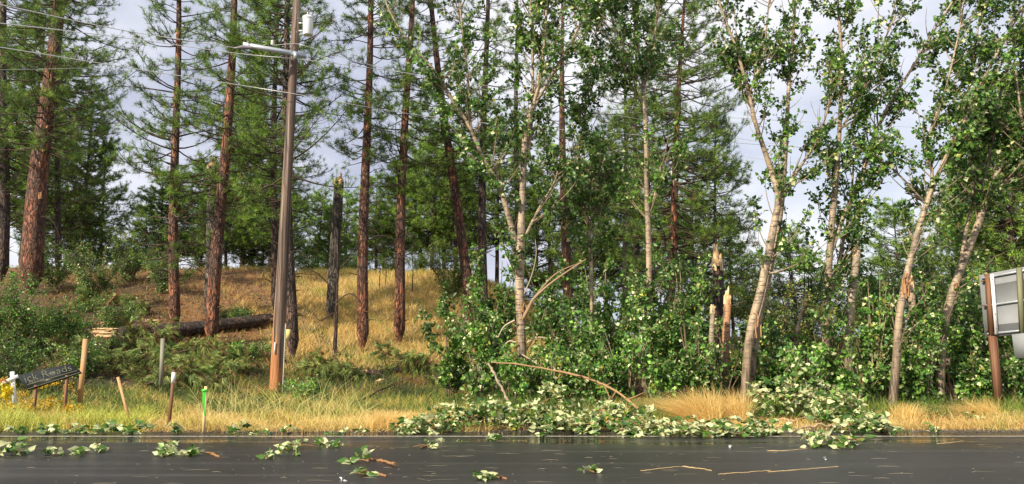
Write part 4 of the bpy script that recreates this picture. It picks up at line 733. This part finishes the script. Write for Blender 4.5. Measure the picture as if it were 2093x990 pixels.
def straw_clump(label, px, row, wpx, hpx, n, dirx):
    n = int(n*1.5); c = hit(px, row); s = c[1]/F; x = c[0]+U(-.5,.5,n)*wpx*s*.5; y = c[1]+U(-.3,.3,n); pos = np.stack([x, y, zg(x, y)], 1)
    u = (x-c[0])/(wpx*s*.25); le = np.stack([dirx*U(.3,1.9,n)+u*.25+rng.normal(size=n)*.45, U(-.4,.1,n), np.zeros(n)], 1); mb = MB()
    mb.blades(pos, le, hpx*s*U(.5,1.75,n), .010, np.array([PS, ST])[rng.integers(0,2,n)]*U(.85,1.3,(n,1)), .5); solo('straw_clump', mb, M_grass, c, label, 'grass clump')
straw_clump('biggest golden straw clump, combed left, behind the low leafy heap', 1440, 872, 120, 55, 1500, -.9); straw_clump('upright golden straw clump at the foot of the double-stemmed cottonwood', 1505, 868, 80, 48, 900, -.5)
straw_clump('golden straw clump flattened at the road edge left of the long heap', 800, 880, 150, 28, 1100, .5); straw_clump('golden straw clump among the leaves below the arched branch', 1255, 866, 90, 30, 500, -.4); straw_clump('golden straw clump just left of the sign post', 2015, 866, 100, 38, 800, -.9); straw_clump('small golden clump right of the tapering heap', 1850, 866, 70, 30, 500, .3)
mb = MB()
for bx, by, br in BASES:
    if by > 45 or by < 24: continue
    n = 160; a = U(math.pi, 2*math.pi, n); x = bx+np.cos(a)*(br*1.5+U(0,.35,n)); y = by+np.sin(a)*(br*1.5+U(0,.3,n)); pos = np.stack([x,y,zg(x,y)-.03],1); mb.blades(pos, np.stack([U(-.7,.7,n),U(-.4,.4,n),np.zeros(n)],1), U(.12,.42,n), .018, np.array([ST*.8,OR*.8,GR,DG])[rng.integers(0,4,n)]*U(.6,1.2,(n,1)), .6)
solo('grass_round_trunks', mb, M_grass, (0,0,0), kind='stuff')
# tall bowed stalks in the verge
n = 260; x, y, px = scatter(n, 420, 760, 15.5, 19); pos = np.stack([x,y,zg(x,y)],1); a = U(-1,1,n); le = np.stack([a*1.2, U(-.3,.3,n), np.zeros(n)],1); mb = MB(); mb.blades(pos, le, U(.6,1.25,n), .010, np.array([[.62,.55,.22]])*U(.7,1.3,(n,1)), .7); solo('tall_grass_stalks', mb, M_grass, (0,0,0), kind='stuff')
# hillside litter: needles, twigs, leaves
n = 30000; x, y, px = scatter(n, -60, 2150, 17.5, 44); k = ((px < 600) | (px > 980)) & (rng.random(n) < np.where(y < 30, 1, .5)); x, y = x[k], y[k]; n = len(x); pos = np.stack([x, y, zg(x, y)+U(.0,.16,n)], 1); mb = MB()
lc = np.array([[.22,.10,.05],[.12,.07,.04],[.30,.16,.07],[.05,.035,.025],[.10,.13,.03]]); mb.leaves(pos, rsph(n)*[1,1,.4], rsph(n)+z0, U(.06,.28,n), lc[rng.integers(0,5,n)], .10, .05); solo('forest_litter', mb, M_twig, (0,0,0), kind='stuff')
n = 5000; x = U(-.72,.72,n)*14.8; y = 14.45+.75*rng.random(n)**.8; sz = U(.006,.022,n); mb = MB(); c = np.stack([x,y,np.maximum(zg(x,y),0)+.004],1); r_ = rsph(n*5).reshape(n,5,3)*sz[:,None,None]; r_[...,2] *= .6; o = (np.arange(n)*5)[:,None]
mb.add((c[:,None]+r_).reshape(-1,3), T=np.concatenate([o+np.array([q]) for q in ([0,1,2],[0,2,3],[0,3,4],[1,2,4],[2,3,4],[0,1,4])],1).reshape(-1,3), col=np.repeat(np.array([.20,.175,.15])*U(.4,1.5,(n,1)),5,0)); solo('edge_gravel', mb, M_twig, (0,0,0), kind='stuff')
# scattered straw and flecks on the wet road
mb = MB(); n = 420; y = 8.2+6.2*rng.random(n)**1.0; x = U(-.72,.72,n)*y; a = U(-.25,.25,n)+np.where(rng.random(n) < .15, U(-1.5,1.5,n), 0); L = .02+.32*rng.random(n)**2.5; d = np.stack([np.cos(a), np.sin(a)*.6, np.zeros(n)],1); p0 = np.stack([x,y,np.full(n,.008)],1)
mb.tubes(np.stack([p0-d*L[:,None]/2, p0+z0*.003, p0+d*L[:,None]/2],1), np.tile([[.0010,.0017,.0009]],(n,1)), 3, col=np.array([.55,.46,.32])*U(.3,1.2,(n,1)))
n = 500; y = 8.2+5.8*rng.random(n); x = U(-.72,.72,n)*y; mb.leaves(np.stack([x,y,np.full(n,.008)],1), rsph(n)*[1,1,.2], rsph(n)*.3+z0, U(.006,.02,n), np.array([[.32,.27,.18]])*U(.4,1.3,(n,1)), .35, .1)
solo('straw_litter', mb, M_twig, (0,0,0), kind='stuff')
for pts, lb in (([(1310,964),(1352,959),(1396,955)],'left straw of the bent pair lying right of centre on the road'),([(1396,955),(1430,959),(1455,963)],'right straw of the bent pair on the road'),([(1469,971),(1520,967),(1575,963)],'long straw stalk at the right of the road'),([(1569,966),(1640,961),(1713,955)],'longest straw stalk, pointing toward the sign'),([(1569,923),(1610,922),(1650,918)],'pale straw in front of the torn branch on the road'),([(1915,908),(1945,906),(1970,902)],'short slanted straw near the right fog line')):
    stick(lb, [hit(x_, r)+z0*.008 for x_, r in pts], .006, .004, (.62,.45,.22), 'straw_stalk', 5, 'straw')
for px, row, lb in ((1688,943,'white crumpled scrap on the right part of the wet road'),(1495,916,'tiny grey scrap near the fog line'),(698,984,'grey scrap at the bottom edge left of centre')):
    c = hit(px, row); mb = MB(); n = 6; mb.bigleaves(c+rng.normal(size=(n,3))*.01+z0*.015, rsph(n), rsph(n), np.full(n,.05), np.tile([[.55,.56,.58]],(n,1))); solo('paper_scrap', mb, M_paint, c, lb, 'litter')

# ------------------------------------------------------------------ yellow flowering weeds on the left
def weed(label, px, row, h, n, fl=True, tone=1.0):
    c = hit(px, row); th = thing('flowering_weed', label, 'weed', c); st = MB(); fo = MB(); fw = MB(); a = U(0,6.28,n); o = np.stack([np.cos(a),np.sin(a),a*0],1); p0 = c+o*.08; hh = h*U(.6,1.05,n); p2 = p0+o*(h*.45*U(.2,1,n))[:,None]+z0*hh[:,None]; B = curve3(p0, p0+z0*hh[:,None]*.5, p2, 5)
    st.tubes(B, np.tile([[.006,.006,.005,.004,.003]],(n,1)), 3, col=np.tile([[.18,.22,.06]],(n,1))); b = np.repeat(np.arange(n), 16); k = len(b); s = U(.1,1,k)*4; j = np.minimum(s.astype(int),3); f = (s-j)[:,None]; pos = B[b,j]*(1-f)+B[b,j+1]*f
    fo.leaves(pos, rsph(k)+z0*.3, rsph(k)+z0, U(.04,.09,k), np.array([[.22,.30,.05]])*tone*U(.6,1.3,(k,1)), .16, .1); part('stems', st, M_twig, th); part('foliage', fo, M_leaf, th)
    if fl:
        b = np.repeat(np.arange(n), 16); k = len(b); pos = B[b,4]+rng.normal(size=(k,3))*[.045,.045,.03]; fw.leaves(pos, rsph(k)+z0*.6, rsph(k), U(.02,.045,k), np.array([[.85,.50,.02]])*U(.7,1.15,(k,1)), .5, .2); part('blossom', fw, M_leaf, th)
for px, row, h, n, lb in ((10,866,.42,12,'yellow flowering weed at the left edge below the cross'),(45,872,.38,12,'yellow flowering weed below the cross foot'),(80,868,.5,14,'yellow flowering weed below the black sign middle'),(115,862,.48,12,'yellow flowering weed below the sign tip'),(145,872,.4,11,'yellow flowering weed near the thick stake'),(92,815,.5,6,'tall orange-yellow flower in front of the black sign'),(118,822,.55,6,'orange-yellow flower at the lower right of the black sign'),(30,840,.45,10,'yellow flowers right under the white cross')):
    weed(lb, px, row, h, n)
for px, row, h, n, lb in ((170,865,.4,12,'green weed at the foot of the thick stake'),(210,872,.35,12,'green weed left of the leaning stake'),(265,820,.55,8,'slender green weed between thick and leaning stakes'),(295,830,.5,8,'slender green weed left of the brown stake')): weed(lb, px, row, h, n, False)

# ------------------------------------------------------------------ utility pole and wires
DP = hit(563, 808)[1]; pb = hit(563, 808); pt = P(607, 0, DP); ptop = pb+(pt-pb)*1.09
up = thing('utility_pole', 'tall weathered wooden utility pole scraped orange at its foot', 'utility pole', pb)
mb = MB(); k = 20; ln = np.array([pb-z0*.2+(ptop-pb)*t for t in np.linspace(0,1,k)]); mb.tube(ln, np.interp(np.linspace(0,1,k), [0,.15,.45,1], [27*DP/F/2, 25*DP/F/2, 21*DP/F/2, 15*DP/F/2]), 18, cap=True); part('pole', mb, M_pole, up, True)
def wp(px, row, dD=0.0): return P(px, row, DP+dD)
mb = MB(); mb.slab(wp(497,86,-1.0), wp(497,94,-1.0), wp(626,118,-.25), wp(626,109,-.25), -.09); ca = part('crossarm', mb, M_metal, up)
mb = MB(); mb.slab(wp(602,108,-.35), wp(602,122,-.35), wp(608,122,-.35), wp(608,108,-.35), .10); part('crossarm_bracket', mb, M_metal, up)
for px, row, dd in ((508,94,-.9),(557,92,-.6),(605,117,-.3)):
    mb = MB(); c = wp(px, row, dd)
    for j in range(3): mb.tube([c+z0*(.05*j), c+z0*(.05*j+.025), c+z0*(.05*j+.045)], [.035,.06,.03], 10, cap=True)
    part('insulator', mb, M_white if px > 520 else M_porc, up, True)
mb = MB(); mb.tube([wp(480,99,-1.0), wp(497,97,-1.0), wp(515,98,-.9)], [.02,.07,.03], 10, cap=True); part('insulator', mb, M_porc, up, True)
# transformer can
c0 = wp(629.5,72,-.1); c1 = wp(629.5,37,-.1); ax_ = unit(c1-c0); r = 10.6*DP/F
tr = None; mb = MB(); mb.tube([c0, c0+ax_*.02, c1-ax_*.03, c1], [r*.93, r, r, r], 20, cap=True); tr = part('transformer', mb, M_white, up, True)
mb = MB(); mb.tube([c1-ax_*.03, c1+ax_*.01, c1+ax_*.05, c1+ax_*.08], [r*1.1, r*1.12, r*.9, r*.3], 20, cap=True); part('lid', mb, M_white, tr, True)
mb = MB(); mb.tube([c1+ax_*.05, c1+ax_*.12, c1+ax_*.2], [.05,.035,.03], 10, cap=True); part('bushing', mb, M_porc, tr, True)
mb = MB(); mb.box(wp(616,48,-.05), (.16,.06,.05)); mb.box(wp(616,64,-.05), (.16,.06,.05)); part('bracket', mb, M_metal, tr)
mb = MB(); mb.tube([wp(583.5,662,-.26), wp(580,740,-.26), wp(577,812,-.28)], [.009,.009,.009], 6); part('ground_conduit', mb, M_cross, up)
mb = MB(); mb.box(wp(589,683,-.05), (.13,.02,.28)); part('tag_plate', mb, M_tag, up)
mb = MB(); mb.box(wp(561.5,712,-.22), (.035,.02,.34)); part('reflector_strip', mb, M_cross, up)
for i, (px, row) in enumerate(((606,27),(609,39),(603,58),(607,67))):
    mb = MB(); c = wp(px, row, -.17); mb.tube([c, c+np.array([0,-.05,0])], [.02,.02], 6, cap=True); part('bolt', mb, M_porc, up)
def wire(label, pts, r=.0115):
    q = np.array([P(a, b, d) for a, b, d in pts]); l = smooth_line(q, 60); m = MB(); m.tube(l, np.full(60, r), 5); solo('power_line', m, M_wire, l[0], label, 'power line')
wire('uppermost power line from the top left corner to the crossarm end', [(-120,-12,14),(0,10,15.6),(250,62,19.5),(480,98,DP-1)])
wire('second power line from the left, sagging under the crossarm', [(-120,36,14.5),(0,48,16),(250,77,20),(480,109,DP-.6),(605,121,DP-.2),(760,140,25.5),(900,160,27.5),(1100,192,30),(1400,232,35),(1530,243,38),(1900,262,48)])
wire('lowest thick power line, passing the pole well below the crossarm', [(-120,80,15),(0,97,17),(250,137,20.5),(500,176,DP-.4),(605,193,DP-.2),(830,232,26.5),(1050,258,29),(1250,272,32),(1510,293,37),(1900,318,47)])
wire('thin cable crossing the huge ponderosa at the left edge', [(-100,144,22),(0,143,24),(110,141,27),(235,138,31)], .007)
wire('power line leaving the pole top rightward into the cottonwoods', [(557,93,DP-.5),(605,90,DP-.1),(640,99,DP+.1),(760,134,25.5),(900,165,27.5),(1100,205,30),(1400,262,35),(1500,282,37),(1900,340,48)], .009)
wire('fine wire seen in the sky right of the full-crowned pine', [(1230,268,40),(1400,303,43),(1560,326,46),(1800,352,52)], .010)

# ------------------------------------------------------------------ road sign seen from behind
DS = hit(2043, 838)[1]
sg = thing('road_sign', 'back of a tilted grey metal road sign on a brown post at the right edge', 'road sign', hit(2043, 838))
def axbar(m, a, b, w_, d_, col=None):
    ax0 = unit(b-a); ax1 = unit(np.cross(ax0, [0,1.,0])); ax2 = np.cross(ax0, ax1); m.box((a+b)/2, (np.linalg.norm(b-a), w_, d_), [ax0, ax1, ax2], col)
s = DS/F
mb = MB(); axbar(mb, P(2044,850,DS), P(2028.5,686,DS), 14*s, 9*s); axbar(mb, P(2028,686,DS-.02), P(2019,560,DS-.02), 10.5*s, 8*s); part('post', mb, W_post, sg)
TL, BLp, TR, BR = P(2001,563,DS+.12), P(2013,690,DS+.12), P(2165,532,DS-1.0), P(2172,676,DS-1.0)
def sp_(u, v, off=0.0):
    a = TL*(1-u)+TR*u; b = BLp*(1-u)+BR*u; return a*(1-v)+b*v+np.array([0,-off,0])
mb = MB(); mb.slab(sp_(0,0), sp_(0,1), sp_(1,1), sp_(1,0), -.012); part('sign_panel', mb, M_alu, sg)
for v in (.055, .50, .945):
    mb = MB(); axbar(mb, sp_(.02, v, .035), sp_(.98, v, .035), .05, .05); part('cross_rail', mb, M_metal, sg)
mb = MB(); mb.slab(P(2023.5,561,DS-.10), P(2033,684,DS-.10), P(2040.5,683,DS-.12), P(2030.5,560,DS-.12), .02); part('mounting_channel', mb, M_white, sg)
for px, row in ((2026,571),(2029,611),(2032,642),(2034,671)):
    mb = MB(); c = P(px+1.5, row, DS-.13); mb.tube([c, c+np.array([0,-.02,0])], [.012,.012], 6, cap=True); part('bolt', mb, M_porc, sg)
for px, row in ((2009,575),(2012,625),(2016,675)):
    mb = MB(); mb.box(P(px, row, DS-.0), (.07,.05,.035)); part('clip', mb, W_post, sg)
mb = MB(); axbar(mb, sp_(.485,.0,.09), sp_(.465,.995,.09), .10, .09); part('batten', mb, W_green, sg)
mb = MB(); mb.slab(P(2068,684,DS-.45), P(2075,733,DS-.45), P(2125,731,DS-.8), P(2120,678,DS-.8), .012); part('lower_panel', mb, M_alu, sg)
# small pale marker board with arrow
c = P(1936,740,21.0); mb = MB(); mk = thing('marker_board', 'small pale board with a dark arrow mark in the shrubs below the bent cottonwood', 'marker', onground(1936,21.0))
mb.box(c, (.15,.03,.18)); part('board', mb, W_split, mk); mb = MB(); mb.add([c+[-.045,-.018,-.01], c+[.045,-.018,-.02], c+[.0,-.018,.045], c+[-.045,-.022,-.01], c+[.045,-.022,-.02], c+[.0,-.022,.045]], T=[(0,1,2),(3,4,5)], Q=[(0,1,4,3),(1,2,5,4),(2,0,3,5)]); part('arrow_mark', mb, M_black, mk)
mb = MB(); g0 = onground(1936,21.0); mb.tube([g0-z0*.1, np.array([c[0], c[1]+.03, c[2]])], [.025,.025], 6); part('post', mb, W_post, mk)

# ------------------------------------------------------------------ stakes, sign, cross
def stake(label, px, row, tx, trow, w_, m, name='wooden_stake', D=None):
    b = hit(px, row) if D is None else P(px, row, D); t = P(tx, trow, b[1]+.0); s = b[1]/F; th = thing(name, label, 'stake', b); mb = MB(); ax0 = unit(t-b); b2 = b-ax0*.12; axbar(mb, b2, t, w_*s, w_*s*.6); part('shaft', mb, m, th); return th, b, t, s, ax0
stake('thick rough wooden stake holding the right tip of the black sign', 164, 812, 175, 693, 8.5, W_stake, D=17.2)
stake('thin brown stake leaning left beside the road', 269, 877, 241, 771, 5, W_stake); stake('grey weathered square stake half hidden by pine boughs', 329, 778, 333, 692, 7, W_grey, D=21)
th, b, t, s, ax0 = stake('brown stake with a white band near its tip', 344, 880, 356, 757, 6, W_post)
mb = MB(); axbar(mb, b+(t-b)*.79, b+(t-b)*.965, 6.7*s, 4.6*s); part('white_band', mb, M_cross, th)
th, b, t, s, ax0 = stake('short pale stake with bright green ribbon', 416, 883, 421, 790, 5, wood('pale_stake_wood', (.70,.50,.22), (.85,.70,.42)))
M_rib = plain('green_ribbon', (.10,.75,.06), .4, 0, .1); mb = MB(); D_ = b[1]-.05
mb.add([P(414.5,797,D_), P(422,797,D_), P(413.5,815,D_-.03), P(419.5,817,D_), P(415,835,D_-.02), P(418.5,836,D_), P(417,851,D_), P(419,850,D_)], Q=[(0,1,3,2),(2,3,5,4),(4,5,7,6)]); mb.box(P(418.5,798,D_+.01), (.085,.06,.035)); part('ribbon', mb, M_rib, th)
# black tilted sign
D1 = 16.6
a_, b_, c_, d_ = P(33,768,D1+.05), P(57,797,D1-.25), P(167,762,D1-.15), P(147,743,D1+.15)
bs = thing('black_sign', 'tilted black board with faded cream writing beside the white cross', 'sign', hit(100,815)); mb = MB(); mb.slab(a_, b_, c_, d_, -.025); mb_ = part('board', mb, M_black, bs)
nn = unit(np.cross(b_-a_, d_-a_)); nn = nn if nn[1] < 0 else -nn
def board(u, v, off=.004):
    return (a_*(1-u)+d_*u)*(1-v)+(b_*(1-u)+c_*u)*v+nn*off
for v in (.74, .97):
    mb = MB(); mb.tube([board(.05 if v < .9 else .0, v, .006), board(.97, v, .006)], [.008,.008], 5); part('trim_line', mb, M_lich, bs)
def text_part(body, u0, u1, v0, v1, name, par, shear=.35):
    cu = bpy.data.curves.new(name, 'FONT'); cu.body = body; cu.shear = shear; cu.resolution_u = 3; cu.offset = -.018; to = bpy.data.objects.new(name, cu); COL.objects.link(to); dg = bpy.context.evaluated_depsgraph_get(); me = to.evaluated_get(dg).to_mesh()
    V = np.array([v.co[:] for v in me.vertices]); fs = [tuple(p.vertices) for p in me.polygons]; to.to_mesh_clear(); bpy.data.objects.remove(to)
    x = (V[:,0]-V[:,0].min())/np.ptp(V[:,0]); y = (V[:,1]-V[:,1].min())/np.ptp(V[:,1]); W_ = np.array([board(u0+(u1-u0)*p, v1+(v0-v1)*q, .006) for p, q in zip(x, y)])
    off = root_loc(par); m = bpy.data.meshes.new(name); m.from_pydata([tuple(q-off) for q in W_], [], fs); m.materials.append(M_lich); o = bpy.data.objects.new(name, m); COL.objects.link(o); o.parent = par
text_part('ick Roads', .06, .93, .10, .58, 'lettering', bs); text_part('House', .10, .38, .56, .72, 'lettering', bs)
for (pa, pb_) in ((board(.12,1,0), None), (board(.7,1,0), None)):
    mb = MB(); e_ = pa.copy(); e_[2] = float(zg(pa[0], pa[1]))-.1; axbar(mb, e_+[0,.05,0], pa+[0,.05,.05], .05, .05); part('leg', mb, W_post, bs)
DC = 15.9; cr = thing('white_cross', 'small white wooden cross over yellow flowers at the left edge', 'cross', hit(32,822)); s = DC/F
mb = MB(); axbar(mb, P(30,824,DC), P(25,760,DC), 8*s, .025); part('upright', mb, M_cross, cr); mb = MB(); axbar(mb, P(6,783,DC-.03), P(37,769,DC-.03), 7*s, .022); part('crossbar', mb, M_cross, cr)
c = P(15,799,DC-.02); n = 160; mb = MB(); mb.leaves(c+rng.normal(size=(n,3))*[.06,.03,.075], rsph(n), rsph(n)-[0,.8,0], U(.04,.09,n), np.array([[.85,.68,.02]])*U(.8,1.15,(n,1)), .5, .1); solo('yellow_flower_wreath', mb, M_leaf, c, 'bright yellow wreath leaning on the white cross', 'wreath')
mb = MB(); n=20; p_ = P(7,776,DC-.1); mb.leaves(p_+rng.normal(size=(n,3))*[.05,.02,.05], rsph(n), rsph(n), U(.04,.08,n), np.array([[.75,.33,.08]])*U(.8,1.15,(n,1)), .4, .1); mb.tube([p_, c+[-.05,0,-.25]], [.006,.006], 4, col=(.2,.25,.06)); solo('orange_flower', mb, M_leaf, p_, 'orange flower left of the white cross', 'flower')
